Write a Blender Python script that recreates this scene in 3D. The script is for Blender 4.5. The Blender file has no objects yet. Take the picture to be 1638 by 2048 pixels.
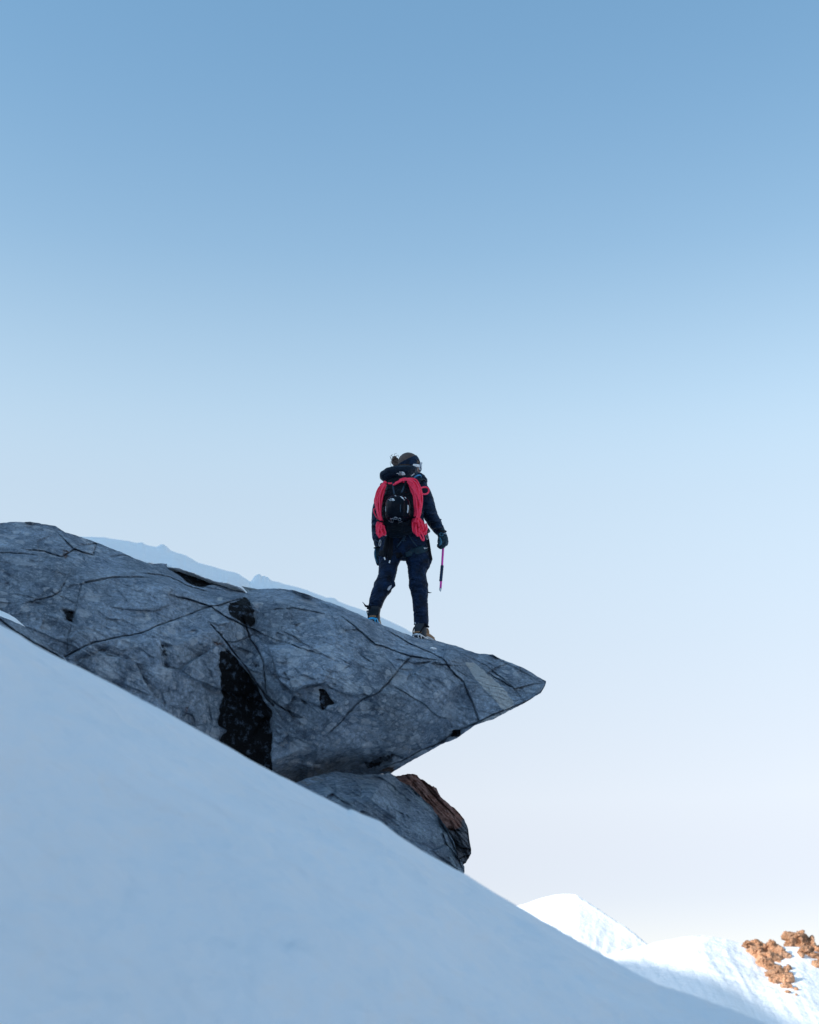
import bpy, bmesh, math, random
import numpy as np
from mathutils import Vector, Matrix, geometry
from mathutils.bvhtree import BVHTree

random.seed(7)
R = math.radians
scene = bpy.context.scene

# ------------------------------------------------------------------ camera
PITCH = R(21.0)
FPX = 50.0 / 36.0 * 2048.0
YP = 12.0                                   # distance of the climber, metres
cam_d = bpy.data.cameras.new('camera')
cam = bpy.data.objects.new('camera', cam_d)
scene.collection.objects.link(cam)
cam.location = (0, 0, 0)
cam.rotation_euler = (R(90) + PITCH, 0, 0)
cam_d.sensor_fit = 'VERTICAL'
cam_d.sensor_height = 36.0
cam_d.sensor_width = 36.0
cam_d.lens = 50.0
cam_d.clip_start = 0.05
cam_d.clip_end = 9000
cam_d.dof.use_dof = True
cam_d.dof.focus_distance = 12.1
cam_d.dof.aperture_fstop = 3.6
scene.camera = cam

# ------------------------------------------------------------------ sky and sun
SUN_EL, SUN_AZ = R(18.0), R(240.6)          # azimuth clockwise from +Y
world = bpy.data.worlds.new("World")
scene.world = world
world.use_nodes = True
wn = world.node_tree
for n in list(wn.nodes):
    wn.nodes.remove(n)
w_out = wn.nodes.new('ShaderNodeOutputWorld')
w_bg = wn.nodes.new('ShaderNodeBackground')
w_sky = wn.nodes.new('ShaderNodeTexSky')
w_sky.sky_type = 'NISHITA'
w_sky.sun_disc = False
w_sky.sun_elevation = SUN_EL
w_sky.sun_rotation = SUN_AZ
w_sky.altitude = 2500
w_sky.air_density = 1.0
w_sky.dust_density = 1.5
w_sky.ozone_density = 1.2
w_bg.inputs['Strength'].default_value = 0.15
# thin high-altitude haze whitens the lower sky
w_tc = wn.nodes.new('ShaderNodeTexCoord')
w_sep = wn.nodes.new('ShaderNodeSeparateXYZ')
w_ramp = wn.nodes.new('ShaderNodeValToRGB')
w_mul = wn.nodes.new('ShaderNodeMix'); w_mul.data_type = 'RGBA'; w_mul.blend_type = 'MULTIPLY'; w_mul.inputs[0].default_value = 1.0
w_sc = wn.nodes.new('ShaderNodeVectorMath'); w_sc.operation = 'SCALE'; w_sc.inputs['Scale'].default_value = 2.0
w_ramp.color_ramp.interpolation = 'B_SPLINE'
_e = w_ramp.color_ramp.elements
_st = [(0.0, (.325, .252, .235)), (.10, (.355, .265, .24)), (.165, (.56, .378, .285)), (.27, (.76, .54, .385)), (.365, (.91, .685, .48)), (.43, (.91, .75, .54)), (.52, (.66, .655, .53)), (.655, (.49, .605, .55)), (.76, (.62, .70, .60)), (1.0, (1.0, 1.0, .80))]  # topmost stops brighten the unseen zenith to lift shaded snow and rock
_e[0].position, _e[0].color = _st[0][0], (*_st[0][1], 1)
_e[1].position, _e[1].color = _st[-1][0], (*_st[-1][1], 1)
for _p, _c in _st[1:-1]:
    _q = _e.new(_p); _q.color = (*_c, 1)
wn.links.new(w_tc.outputs['Generated'], w_sep.inputs[0])
wn.links.new(w_sep.outputs['Z'], w_ramp.inputs[0])
wn.links.new(w_sky.outputs[0], w_mul.inputs[6])
wn.links.new(w_ramp.outputs[0], w_mul.inputs[7])
wn.links.new(w_mul.outputs[2], w_sc.inputs[0])
# the sun stands to the left, so the left sky is a little brighter
w_mad = wn.nodes.new('ShaderNodeMath'); w_mad.operation = 'MULTIPLY_ADD'
w_mad.inputs[1].default_value = -.50; w_mad.inputs[2].default_value = 2.05
wn.links.new(w_sep.outputs['X'], w_mad.inputs[0])
wn.links.new(w_mad.outputs[0], w_sc.inputs['Scale'])
wn.links.new(w_sc.outputs[0], w_bg.inputs['Color'])
wn.links.new(w_bg.outputs[0], w_out.inputs['Surface'])

sun_d = bpy.data.lights.new('sun', 'SUN')
sun_d.energy = 2.4
sun_d.angle = R(0.5)
sun_d.color = (1.0, 0.95, 0.88)
sun = bpy.data.objects.new('sun', sun_d)
scene.collection.objects.link(sun)
SDIR = Vector((math.sin(SUN_AZ) * math.cos(SUN_EL), math.cos(SUN_AZ) * math.cos(SUN_EL), math.sin(SUN_EL)))
sun.rotation_euler = SDIR.to_track_quat('Z', 'Y').to_euler()
sun.location = (-40, -30, 60)

scene.view_settings.view_transform = 'Standard'
scene.view_settings.look = 'None'
scene.view_settings.exposure = 1.0
scene.view_settings.gamma = 1.0

# ------------------------------------------------------------------ helpers
CP, SP = math.cos(PITCH), math.sin(PITCH)


def Wn(px, py, Y):
    """photo pixel seen at depth Y (world y) -> world point; numpy friendly"""
    px = np.asarray(px, float); py = np.asarray(py, float); Y = np.asarray(Y, float)
    xc = (px - 819.0) / FPX
    yc = (1024.0 - py) / FPX
    dy = CP - yc * SP
    dz = SP + yc * CP
    k = Y / dy
    return np.stack([xc * k + 0 * dy, dy * k, dz * k], -1)


def P(px, py, dy=0.0):
    return Vector(Wn(px, py, YP + dy).tolist())


PX = (P(820, 1090) - P(819, 1090)).length   # metres per photo pixel at the climber

_rs = np.random.RandomState(11)
_perm = _rs.permutation(256); _perm = np.concatenate([_perm, _perm, _perm])
_grad = _rs.normal(size=(256, 3)); _grad /= np.linalg.norm(_grad, axis=1)[:, None]


def perlin(x, y, z):
    x, y, z = np.broadcast_arrays(np.asarray(x, float), np.asarray(y, float), np.asarray(z, float))
    xi = np.floor(x).astype(int); yi = np.floor(y).astype(int); zi = np.floor(z).astype(int)
    xf = x - xi; yf = y - yi; zf = z - zi
    u = xf * xf * xf * (xf * (xf * 6 - 15) + 10)
    v = yf * yf * yf * (yf * (yf * 6 - 15) + 10)
    w = zf * zf * zf * (zf * (zf * 6 - 15) + 10)

    def g(i, j, k):
        h = _perm[_perm[_perm[(xi + i) & 255] + ((yi + j) & 255)] + ((zi + k) & 255)]
        gr = _grad[h]
        return gr[..., 0] * (xf - i) + gr[..., 1] * (yf - j) + gr[..., 2] * (zf - k)
    a = g(0, 0, 0) * (1 - u) + g(1, 0, 0) * u
    b = g(0, 1, 0) * (1 - u) + g(1, 1, 0) * u
    c = g(0, 0, 1) * (1 - u) + g(1, 0, 1) * u
    d = g(0, 1, 1) * (1 - u) + g(1, 1, 1) * u
    return (a * (1 - v) + b * v) * (1 - w) + (c * (1 - v) + d * v) * w


def fbm(x, y, z, octaves=4, gain=0.5, lac=2.03, ridged=False):
    s = 0; a = 1.0; t = 0
    for o in range(octaves):
        n = perlin(x, y, z)
        if ridged:
            n = 0.5 - np.abs(n) * 2
        s = s + a * n; t += a
        x = x * lac + 5.2; y = y * lac + 1.3; z = z * lac + 9.7
        a *= gain
    return s / t


def sm(a, b, x):
    t = np.clip((np.asarray(x, float) - a) / (b - a), 0, 1)
    return t * t * (3 - 2 * t)


def tag(o, label=None, cat=None, group=None, kind=None):
    if label: o['label'] = label
    if cat: o['category'] = cat
    if group: o['group'] = group
    if kind: o['kind'] = kind
    return o


def thing(name, loc, label, cat, group=None):
    o = bpy.data.objects.new(name, None)
    scene.collection.objects.link(o)
    o.location = loc
    o.empty_display_size = 0.1
    return tag(o, label, cat, group)


def wloc(o):
    v = Vector((0, 0, 0))
    while o:
        v = v + o.location
        o = o.parent
    return v


def link(name, me, mat, parent=None, origin=None, smooth=True):
    """mesh data given in world coordinates -> linked object"""
    if origin is None:
        origin = wloc(parent) if parent else Vector((0, 0, 0))
    origin = Vector(origin)
    me.transform(Matrix.Translation(-origin))
    o = bpy.data.objects.new(name, me)
    scene.collection.objects.link(o)
    if parent:
        o.parent = parent
        o.location = origin - wloc(parent)
    else:
        o.location = origin
    if mat:
        me.materials.clear(); me.materials.append(mat)
    if smooth:
        me.polygons.foreach_set('use_smooth', [True] * len(me.polygons))
    return o


def mesh_np(name, V, F):
    me = bpy.data.meshes.new(name)
    V = np.asarray(V, np.float32).reshape(-1, 3)
    F = np.asarray(F, np.int32)
    me.vertices.add(len(V)); me.vertices.foreach_set('co', V.ravel())
    n = F.shape[1]
    me.loops.add(F.size); me.loops.foreach_set('vertex_index', F.ravel())
    me.polygons.add(len(F))
    me.polygons.foreach_set('loop_start', np.arange(0, F.size, n, dtype=np.int32))
    me.update(calc_edges=True)
    return me


def grid_faces(nr, nc, base=0, flip=False):
    i, j = np.meshgrid(np.arange(nr - 1), np.arange(nc - 1), indexing='ij')
    a = (i * nc + j).ravel() + base
    F = np.stack([a, a + 1, a + nc + 1, a + nc], 1)
    return F[:, ::-1] if flip else F


def add_attr(me, arr):
    at = me.color_attributes.new('mask', 'FLOAT_COLOR', 'POINT')
    at.data.foreach_set('color', np.asarray(arr, np.float32).ravel())


# ---- shape builders working on a bmesh
def catmull(pts, rad, n):
    if len(pts) < 3 or n <= 1:
        return pts, rad
    op, orr = [], []
    L = len(pts)
    for i in range(L - 1):
        p0, p1, p2, p3 = pts[max(i - 1, 0)], pts[i], pts[i + 1], pts[min(i + 2, L - 1)]
        r1, r2 = rad[i], rad[i + 1]
        for k in range(n):
            t = k / n
            q = 0.5 * ((2 * p1) + (p2 - p0) * t + (2 * p0 - 5 * p1 + 4 * p2 - p3) * t * t + (3 * p1 - p0 - 3 * p2 + p3) * t ** 3)
            s = t * t * (3 - 2 * t)
            op.append(q); orr.append((r1[0] * (1 - s) + r2[0] * s, r1[1] * (1 - s) + r2[1] * s))
    op.append(pts[-1]); orr.append(rad[-1])
    return op, orr


def tube(bm, pts, rad, seg=12, sub=4, side=Vector((1, 0, 0)), dome=True, closed=False):
    pts = [Vector(p) for p in pts]
    if not isinstance(rad, (list, tuple)):
        rad = [rad] * len(pts)
    rad = [(r, r) if not isinstance(r, (list, tuple)) else r for r in rad]
    if closed:
        pts = pts + [pts[0]]; rad = rad + [rad[0]]
    pts, rad = catmull(pts, rad, sub)
    if closed:
        pts = pts[:-1]; rad = rad[:-1]
    if dome and not closed:
        t0 = (pts[0] - pts[1]).normalized(); t1 = (pts[-1] - pts[-2]).normalized()
        a, b = rad[0], rad[-1]
        ma, mb = min(a), min(b)
        pts = [pts[0] + t0 * ma * .8, pts[0] + t0 * ma * .5] + pts + [pts[-1] + t1 * mb * .5, pts[-1] + t1 * mb * .8]
        rad = [(a[0] * .45, a[1] * .45), (a[0] * .8, a[1] * .8)] + rad + [(b[0] * .8, b[1] * .8), (b[0] * .45, b[1] * .45)]
    rings = []
    prev = None
    n = len(pts)
    for i, p in enumerate(pts):
        if closed:
            t = (pts[(i + 1) % n] - pts[i - 1])
        else:
            t = pts[min(i + 1, n - 1)] - pts[max(i - 1, 0)]
        if t.length < 1e-9: t = Vector((0, 0, 1))
        t.normalize()
        ref = side if prev is None else prev
        s = ref - t * ref.dot(t)
        if s.length < 1e-3:
            ref = Vector((0, 1, 0)); s = ref - t * ref.dot(t)
        s.normalize(); prev = s if (rad[0][0] == rad[0][1] and closed is False and side == Vector((1, 0, 0)) and False) else s
        o = t.cross(s)
        ring = []
        for k in range(seg):
            a = 2 * math.pi * k / seg
            ring.append(bm.verts.new(p + s * (math.cos(a) * rad[i][0]) + o * (math.sin(a) * rad[i][1])))
        rings.append(ring)
    m = len(rings)
    for i in range(m if closed else m - 1):
        A, B = rings[i], rings[(i + 1) % m]
        for k in range(seg):
            bm.faces.new((A[k], A[(k + 1) % seg], B[(k + 1) % seg], B[k]))
    if not closed:
        bm.faces.new(rings[0][::-1]); bm.faces.new(rings[-1])


def ellipsoid(bm, c, ax, seg=20, rings=14):
    """ax: three Vector semi-axes"""
    c = Vector(c)
    top = bm.verts.new(c + ax[2]); bot = bm.verts.new(c - ax[2])
    rs = []
    for i in range(1, rings):
        th = math.pi * i / rings
        rs.append([bm.verts.new(c + ax[0] * (math.sin(th) * math.cos(2 * math.pi * k / seg)) +
                                ax[1] * (math.sin(th) * math.sin(2 * math.pi * k / seg)) + ax[2] * math.cos(th)) for k in range(seg)])
    for k in range(seg):
        k2 = (k + 1) % seg
        bm.faces.new((top, rs[0][k], rs[0][k2])); bm.faces.new((bot, rs[-1][k2], rs[-1][k]))
        for i in range(len(rs) - 1):
            bm.faces.new((rs[i][k], rs[i + 1][k], rs[i + 1][k2], rs[i][k2]))


def box(bm, c, ax):
    c = Vector(c)
    v = [bm.verts.new(c + ax[0] * x + ax[1] * y + ax[2] * z) for x in (-1, 1) for y in (-1, 1) for z in (-1, 1)]
    for f in ((0, 1, 3, 2), (4, 6, 7, 5), (0, 4, 5, 1), (2, 3, 7, 6), (0, 2, 6, 4), (1, 5, 7, 3)):
        bm.faces.new([v[i] for i in f])


def ribbon(bm, pts, wdir, w, th=0.004, sub=3):
    """flat strap following pts, width w along wdir"""
    rad = [(w / 2, th / 2)] * len(pts)
    tube(bm, pts, rad, seg=8, sub=sub, side=Vector(wdir), dome=False)


def to_mesh(bm, name='m'):
    bmesh.ops.recalc_face_normals(bm, faces=bm.faces)
    me = bpy.data.meshes.new(name)
    bm.to_mesh(me); bm.free()
    return me


def evaluated(me, mods):
    """apply modifiers described by mods to mesh me, return a new mesh"""
    o = bpy.data.objects.new('tmp', me)
    scene.collection.objects.link(o)
    for typ, kw in mods:
        m = o.modifiers.new(typ, typ)
        for k, v in kw.items():
            setattr(m, k, v)
    dg = bpy.context.evaluated_depsgraph_get(); dg.update()
    out = bpy.data.meshes.new_from_object(o.evaluated_get(dg))
    bpy.data.objects.remove(o)
    bpy.data.meshes.remove(me)
    return out


def melt(bm, voxel=0.008, smooth=4, disp=None):
    me = to_mesh(bm)
    mods = [('REMESH', dict(mode='VOXEL', voxel_size=voxel, use_smooth_shade=True)),
            ('SMOOTH', dict(factor=0.6, iterations=smooth))]
    me = evaluated(me, mods)
    if disp:
        n = len(me.vertices)
        co = np.zeros(n * 3, np.float32); me.vertices.foreach_get('co', co); co = co.reshape(-1, 3)
        no = np.zeros(n * 3, np.float32); me.vertices.foreach_get('normal', no); no = no.reshape(-1, 3)
        for amp, fx, fy, fz, rid in disp:
            d = fbm(co[:, 0] * fx, co[:, 1] * fy, co[:, 2] * fz, 3, ridged=rid)
            co += no * (d * amp)[:, None]
        me.vertices.foreach_set('co', co.ravel()); me.update()
    return me


# ------------------------------------------------------------------ materials
def new_mat(name):
    m = bpy.data.materials.new(name); m.use_nodes = True
    nt = m.node_tree
    return m, nt, nt.nodes['Principled BSDF']


def N(nt, typ, **kw):
    n = nt.nodes.new(typ)
    for k, v in kw.items():
        if k in n.inputs.keys():
            n.inputs[k].default_value = v
        else:
            setattr(n, k, v)
    return n


def ramp(nt, src, stops):
    r = nt.nodes.new('ShaderNodeValToRGB')
    e = r.color_ramp.elements
    while len(e) > 1: e.remove(e[-1])
    e[0].position = stops[0][0]; e[0].color = (*stops[0][1], 1) if isinstance(stops[0][1], tuple) else (stops[0][1],) * 3 + (1,)
    for p, c in stops[1:]:
        q = e.new(p); q.color = (*c, 1) if isinstance(c, tuple) else (c, c, c, 1)
    nt.links.new(src, r.inputs[0])
    return r.outputs[0]


def mix(nt, fac, a, b, mode='MIX'):
    m = nt.nodes.new('ShaderNodeMix'); m.data_type = 'RGBA'; m.blend_type = mode
    for inp, v in ((m.inputs[0], fac), (m.inputs[6], a), (m.inputs[7], b)):
        if hasattr(v, 'is_linked'): nt.links.new(v, inp)
        elif isinstance(v, (int, float)): inp.default_value = v if inp == m.inputs[0] else (v, v, v, 1)
        else: inp.default_value = (*v, 1)
    return m.outputs[2]


def mth(nt, op, a, b=None):
    m = nt.nodes.new('ShaderNodeMath'); m.operation = op
    for i, v in enumerate((a, b)):
        if v is None: continue
        if hasattr(v, 'is_linked'): nt.links.new(v, m.inputs[i])
        else: m.inputs[i].default_value = v
    return m.outputs[0]


def noise_tex(nt, vec, scale, detail=6, rough=0.55, dist=0.0, out=0):
    n = nt.nodes.new('ShaderNodeTexNoise')
    n.inputs['Scale'].default_value = scale; n.inputs['Detail'].default_value = detail
    n.inputs['Roughness'].default_value = rough; n.inputs['Distortion'].default_value = dist
    if vec is not None: nt.links.new(vec, n.inputs['Vector'])
    return n.outputs[out]


def bump(nt, bsdf, h, dist, strength=1.0, prev=None):
    b = nt.nodes.new('ShaderNodeBump')
    b.inputs['Distance'].default_value = dist; b.inputs['Strength'].default_value = strength
    nt.links.new(h, b.inputs['Height'])
    if prev is not None: nt.links.new(prev, b.inputs['Normal'])
    if bsdf is not None: nt.links.new(b.outputs[0], bsdf.inputs['Normal'])
    return b.outputs[0]


def fabric(name, col, rough=0.75, var=0.35, bscale=60, bdist=0.002, sheen=0.0, fold=True, spec=0.35):
    m, nt, b = new_mat(name)
    geo = N(nt, 'ShaderNodeNewGeometry').outputs['Position']
    n1 = noise_tex(nt, geo, 14, 4)
    c2 = tuple(min(1, c * (1 + var)) for c in col); c1 = tuple(c * max(.35, 1 - var) for c in col)
    nt.links.new(ramp(nt, n1, [(0.3, c1), (0.7, c2)]), b.inputs['Base Color'])
    b.inputs['Roughness'].default_value = rough
    b.inputs['Specular IOR Level'].default_value = spec
    if sheen:
        b.inputs['Sheen Weight'].default_value = sheen
        b.inputs['Sheen Tint'].default_value = (.5, .75, 1, 1)
    pr = bump(nt, None if fold else b, noise_tex(nt, geo, bscale, 3), bdist)
    if fold:
        mp = N(nt, 'ShaderNodeMapping'); mp.inputs['Scale'].default_value = (1, 1, 2.2)
        nt.links.new(geo, mp.inputs['Vector'])
        bump(nt, b, noise_tex(nt, mp.outputs[0], 9, 3, .5, .8), 0.045, 1.0, pr)
    return m


def plain(name, col, rough=0.5, metal=0.0, spec=0.5, bs=80, bd=0.0008):
    m, nt, b = new_mat(name)
    geo = N(nt, 'ShaderNodeNewGeometry').outputs['Position']
    n1 = noise_tex(nt, geo, 40, 3)
    nt.links.new(ramp(nt, n1, [(0.3, tuple(c * .85 for c in col)), (0.7, tuple(min(1, c * 1.08) for c in col))]), b.inputs['Base Color'])
    b.inputs['Roughness'].default_value = rough; b.inputs['Metallic'].default_value = metal
    b.inputs['Specular IOR Level'].default_value = spec
    bump(nt, b, noise_tex(nt, geo, bs, 3), bd)
    return m


def snow_mat(name, col=(.86, .89, .93), big=2.0, bigd=0.05, mid=9, midd=0.01, fine=90, fined=0.002):
    m, nt, b = new_mat(name)
    geo = N(nt, 'ShaderNodeNewGeometry').outputs['Position']
    n = noise_tex(nt, geo, big, 4)
    nt.links.new(ramp(nt, n, [(0.25, tuple(c * .95 for c in col)), (0.75, col)]), b.inputs['Base Color'])
    b.inputs['Roughness'].default_value = 0.7
    b.inputs['Specular IOR Level'].default_value = 0.2
    p = bump(nt, None, noise_tex(nt, geo, big, 4, .5), bigd)
    p = bump(nt, None, noise_tex(nt, geo, mid, 5, .55), midd, 1, p)
    bump(nt, b, noise_tex(nt, geo, fine, 3), fined, 1, p)
    return m


def rock_mat(name, dark, light, lichen=0.6, brown=(.16, .08, .05), pale=(.34, .36, .38), stretch=(1, 1, 1), rot=(0, 0, 0), lich_scale=5.0, fs=1.0):
    m, nt, b = new_mat(name)
    geo = N(nt, 'ShaderNodeNewGeometry').outputs['Position']
    mp = N(nt, 'ShaderNodeMapping'); mp.inputs['Scale'].default_value = stretch; mp.inputs['Rotation'].default_value = rot
    nt.links.new(geo, mp.inputs['Vector']); sv = mp.outputs[0]
    n_big = noise_tex(nt, geo, 0.9 * fs, 6, .6, .4)
    n_mid = noise_tex(nt, sv, 4.5 * fs, 9, .70, .6)
    n_fine = noise_tex(nt, sv, 30 * fs, 7, .75)
    n_spk = noise_tex(nt, geo, 60 * fs, 5, .75)
    col = ramp(nt, n_mid, [(0.34, dark), (0.66, light)])
    big = ramp(nt, n_big, [(0.30, .55), (0.70, 1.35)])
    col = mix(nt, 1.0, col, big, 'MULTIPLY')
    col = mix(nt, 1.0, col, ramp(nt, n_fine, [(0.30, .52), (0.5, 1.0), (0.70, 1.6)]), 'MULTIPLY')
    # dark pits and bright flecks
    col = mix(nt, ramp(nt, n_spk, [(0.60, 0.0), (0.69, .85)]), col, tuple(min(.85, c * 2.0) for c in light))
    col = mix(nt, ramp(nt, noise_tex(nt, geo, 22, 5, .7, .3), [(0.26, .85), (0.38, 0.0)]), col, tuple(c * .25 for c in dark))
    if lichen > 0:
        dn = noise_tex(nt, geo, 13, 5, .7, 0, 1)
        vm = N(nt, 'ShaderNodeVectorMath', operation='MULTIPLY_ADD')
        nt.links.new(dn, vm.inputs[0]); vm.inputs[1].default_value = (.075,) * 3
        nt.links.new(geo, vm.inputs[2])
        gate = ramp(nt, noise_tex(nt, geo, 1.3, 3), [(0.36, 0.12), (0.52, 1.0)])
        for sc, r0, r1, am in ((lich_scale, .22, .52, .8), (lich_scale * 2.1, .2, .55, .8), (lich_scale * 4.5, .2, .55, .6)):
            v = nt.nodes.new('ShaderNodeTexVoronoi'); v.inputs['Scale'].default_value = sc
            nt.links.new(vm.outputs[0], v.inputs['Vector'])
            sep = N(nt, 'ShaderNodeSeparateColor'); nt.links.new(v.outputs['Color'], sep.inputs[0])
            rad = mth(nt, 'MULTIPLY', sep.outputs[0], r1)
            dd = mth(nt, 'SUBTRACT', rad, v.outputs['Distance'])
            spot = ramp(nt, dd, [(0.0, 0.0), (0.04, 1.0)])
            on = ramp(nt, sep.outputs[1], [(0.40, 0.0), (0.5, 1.0)])
            f = mth(nt, 'MULTIPLY', mth(nt, 'MULTIPLY', spot, on), mth(nt, 'MULTIPLY', gate, lichen * am))
            lc = mix(nt, ramp(nt, n_fine, [(0.3, 0.0), (0.7, 1.0)]), tuple(min(.85, c * 1.15) for c in light), tuple(min(.88, c * 1.75) for c in light))
            col = mix(nt, f, col, lc)
    at = N(nt, 'ShaderNodeAttribute', attribute_name='mask')
    sp = N(nt, 'ShaderNodeSeparateColor'); nt.links.new(at.outputs['Color'], sp.inputs[0])
    nn = mth(nt, 'MULTIPLY', mth(nt, 'SUBTRACT', noise_tex(nt, sv, 20, 7, .75), 0.5), 1.5)

    def soft(src, lo=.40, hi=.64):
        return ramp(nt, mth(nt, 'ADD', src, nn), [(lo, 0.0), (hi, 1.0)])
    pl = mix(nt, ramp(nt, n_fine, [(.3, 0.0), (.7, 1.0)]), tuple(c * .75 for c in pale), pale)
    col = mix(nt, mth(nt, 'MULTIPLY', soft(sp.outputs[1]), .85), col, pl)
    br = mix(nt, ramp(nt, n_mid, [(.42, 0.0), (.6, 1.0)]), brown, tuple(min(1, c * 1.0 + .24) for c in brown))
    br = mix(nt, ramp(nt, n_fine, [(.35, 0.0), (.6, 1.0)]), tuple(c * .45 for c in brown), br)
    col = mix(nt, soft(sp.outputs[2]), col, br)
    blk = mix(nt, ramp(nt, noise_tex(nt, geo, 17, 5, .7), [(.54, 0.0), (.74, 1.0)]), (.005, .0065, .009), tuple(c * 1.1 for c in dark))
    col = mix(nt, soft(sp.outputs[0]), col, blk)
    nt.links.new(col, b.inputs['Base Color'])
    b.inputs['Roughness'].default_value = 0.85
    b.inputs['Specular IOR Level'].default_value = 0.25
    p = bump(nt, None, noise_tex(nt, sv, 5 * fs, 9, .68), 0.16 / fs)
    p = bump(nt, None, noise_tex(nt, sv, 28 * fs, 7, .72), 0.04 / fs, 1, p)
    bump(nt, b, noise_tex(nt, geo, 110 * fs, 3, .7), 0.006 / fs, 1, p)
    return m


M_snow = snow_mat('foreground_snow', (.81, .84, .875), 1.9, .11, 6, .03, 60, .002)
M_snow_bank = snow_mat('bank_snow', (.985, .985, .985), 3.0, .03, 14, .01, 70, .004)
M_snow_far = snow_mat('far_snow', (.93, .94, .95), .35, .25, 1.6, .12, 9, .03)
M_rock = rock_mat('limestone', (.180, .240, .330), (.50, .60, .72), pale=(.80, .82, .82))
M_rock_low = rock_mat('blue_stone', (.15, .21, .30), (.37, .48, .61), lichen=.35, stretch=(.45, 1, 1.5), rot=(0, R(-35), 0))
M_rock_red = rock_mat('rusty_stone', (.06, .075, .10), (.26, .29, .34), lichen=0, brown=(.38, .17, .13), pale=(.50, .46, .46), stretch=(.5, 1, 1.3), rot=(0, R(-45), 0))
M_rock_sun = rock_mat('orange_stone', (.56, .26, .125), (1.0, .58, .36), lichen=0, fs=.4)
M_mount = snow_mat('mountain_snow', (.8, .84, .9), .1, 1.0, .5, .3, 3, .05)

# ------------------------------------------------------------------ terrain
SNOW_LINE = [(-700, 850), (-300, 1082), (0, 1251), (38, 1270), (68, 1290), (113, 1314), (164, 1337), (239, 1376), (342, 1432), (444, 1489),
             (560, 1552), (595, 1568), (644, 1591), (682, 1610), (697, 1618), (702, 1615), (712, 1619), (727, 1627), (761, 1642), (795, 1668), (841, 1699),
             (924, 1744), (1000, 1793), (1031, 1812), (1117, 1861), (1175, 1892), (1234, 1927), (1312, 1968), (1390, 1993),
             (1467, 2020), (1530, 2046), (1700, 2120), (2200, 2330), (3200, 2700)]
sl_x = np.array([a for a, b in SNOW_LINE], float); sl_y = np.array([b for a, b in SNOW_LINE], float)


def snow_line(px):
    return np.interp(px, sl_x, sl_y)


def az_el(px, py):
    p = Wn(px, py, 1.0)
    return np.arctan2(p[..., 0], p[..., 1]), p[..., 2] / np.hypot(p[..., 0], p[..., 1])


_px = np.arange(-700, 3200, 2.0)
_az, _te = az_el(_px, snow_line(_px))
_te = _te + 0.0006 * fbm(_px * .02, 0, 3.1, 4)


def build_slope():
    az = np.concatenate([np.arange(-180, -30, 3.0), np.arange(-30, -19, .5), np.arange(-19, 19, .08), np.arange(19, 40, .5), np.arange(40, 180.1, 3.0)])
    az = np.radians(az)
    rr = np.concatenate([np.linspace(0.02, 1.5, 14), np.linspace(1.56, 6.2, 170), np.linspace(6.3, 14.5, 60), np.geomspace(15, 60, 30), np.geomspace(66, 4000, 30)])
    A, r = np.meshgrid(az, rr, indexing='xy')
    x = r * np.sin(A); y = r * np.cos(A)
    te = np.interp(A, _az, _te)
    ker = np.hanning(241); ker /= ker.sum()
    te_s = np.convolve(np.pad(_te, 120, mode='edge'), ker, 'valid')
    mixr = sm(.90, .99, r / (4.6 - 0.8 * sm(R(2), R(18), A)))
    te = te * mixr + np.interp(A, _az, te_s) * (1 - mixr)
    front = sm(R(75), R(35), np.abs(A))
    dc = 4.6 - 0.8 * sm(R(2), R(18), A) + .15 * np.sin(A * 6)
    zc = te * dc
    t = np.clip(r / dc, 0, 1)
    near = -1.05 + (zc + 1.05) * (t - .052 * np.sin(2 * math.pi * t) + .02 * np.sin(math.pi * t))
    # the slope rolls over just below the sight line towards the boulders
    q = np.clip((r - dc) / 6.5, 0, 1)
    lefty = r * (te - .016 * q ** .7)
    right = zc + te * (r - dc) - 0.32 * (r - dc) ** 1.15
    w = sm(R(1.6), R(3.6), A)
    beyond = lefty * (1 - w) + right * w
    fall = np.clip(r - 13.6, 0, None)
    beyond = beyond - .55 * fall - .02 * fall ** 1.2
    zf = np.where(r < dc, near, beyond)
    zg = -1.05 - 0.30 * x * np.exp(-np.abs(x) / 40) - .1 * np.clip(-y, 0, 40)
    z = zf * front + zg * (1 - front)
    valley = -13 + 1.0 * fbm(x * .02, y * .02, 0.3, 3)
    z = np.where(r > 20, np.maximum(z, valley), z)
    wv = sm(40, 90, r); z = z * (1 - wv) + valley * wv
    soft = fbm(x * 1.3, y * 1.3, 0.5, 4) * .11 + fbm((x + y * .5) * 3.2, (y - x * .5) * 6, 1.5, 3) * .03
    amp = sm(.3, 1.0, r) * (1 - .85 * sm(.8, 1.0, t)) * sm(80, 20, r)
    # weathered small lumps near the crest
    z = z + soft * amp + fbm(x * 12, y * 12, 2.5, 2) * .004 * sm(60, 10, r)
    V = np.stack([x, y, z], -1)
    me = mesh_np('snow_slope', V, grid_faces(len(rr), len(az), flip=True))
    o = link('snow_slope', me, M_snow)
    tag(o, 'smooth shaded blue white snow slope falling across the foreground', 'snow', kind='structure')


build_slope()


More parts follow.
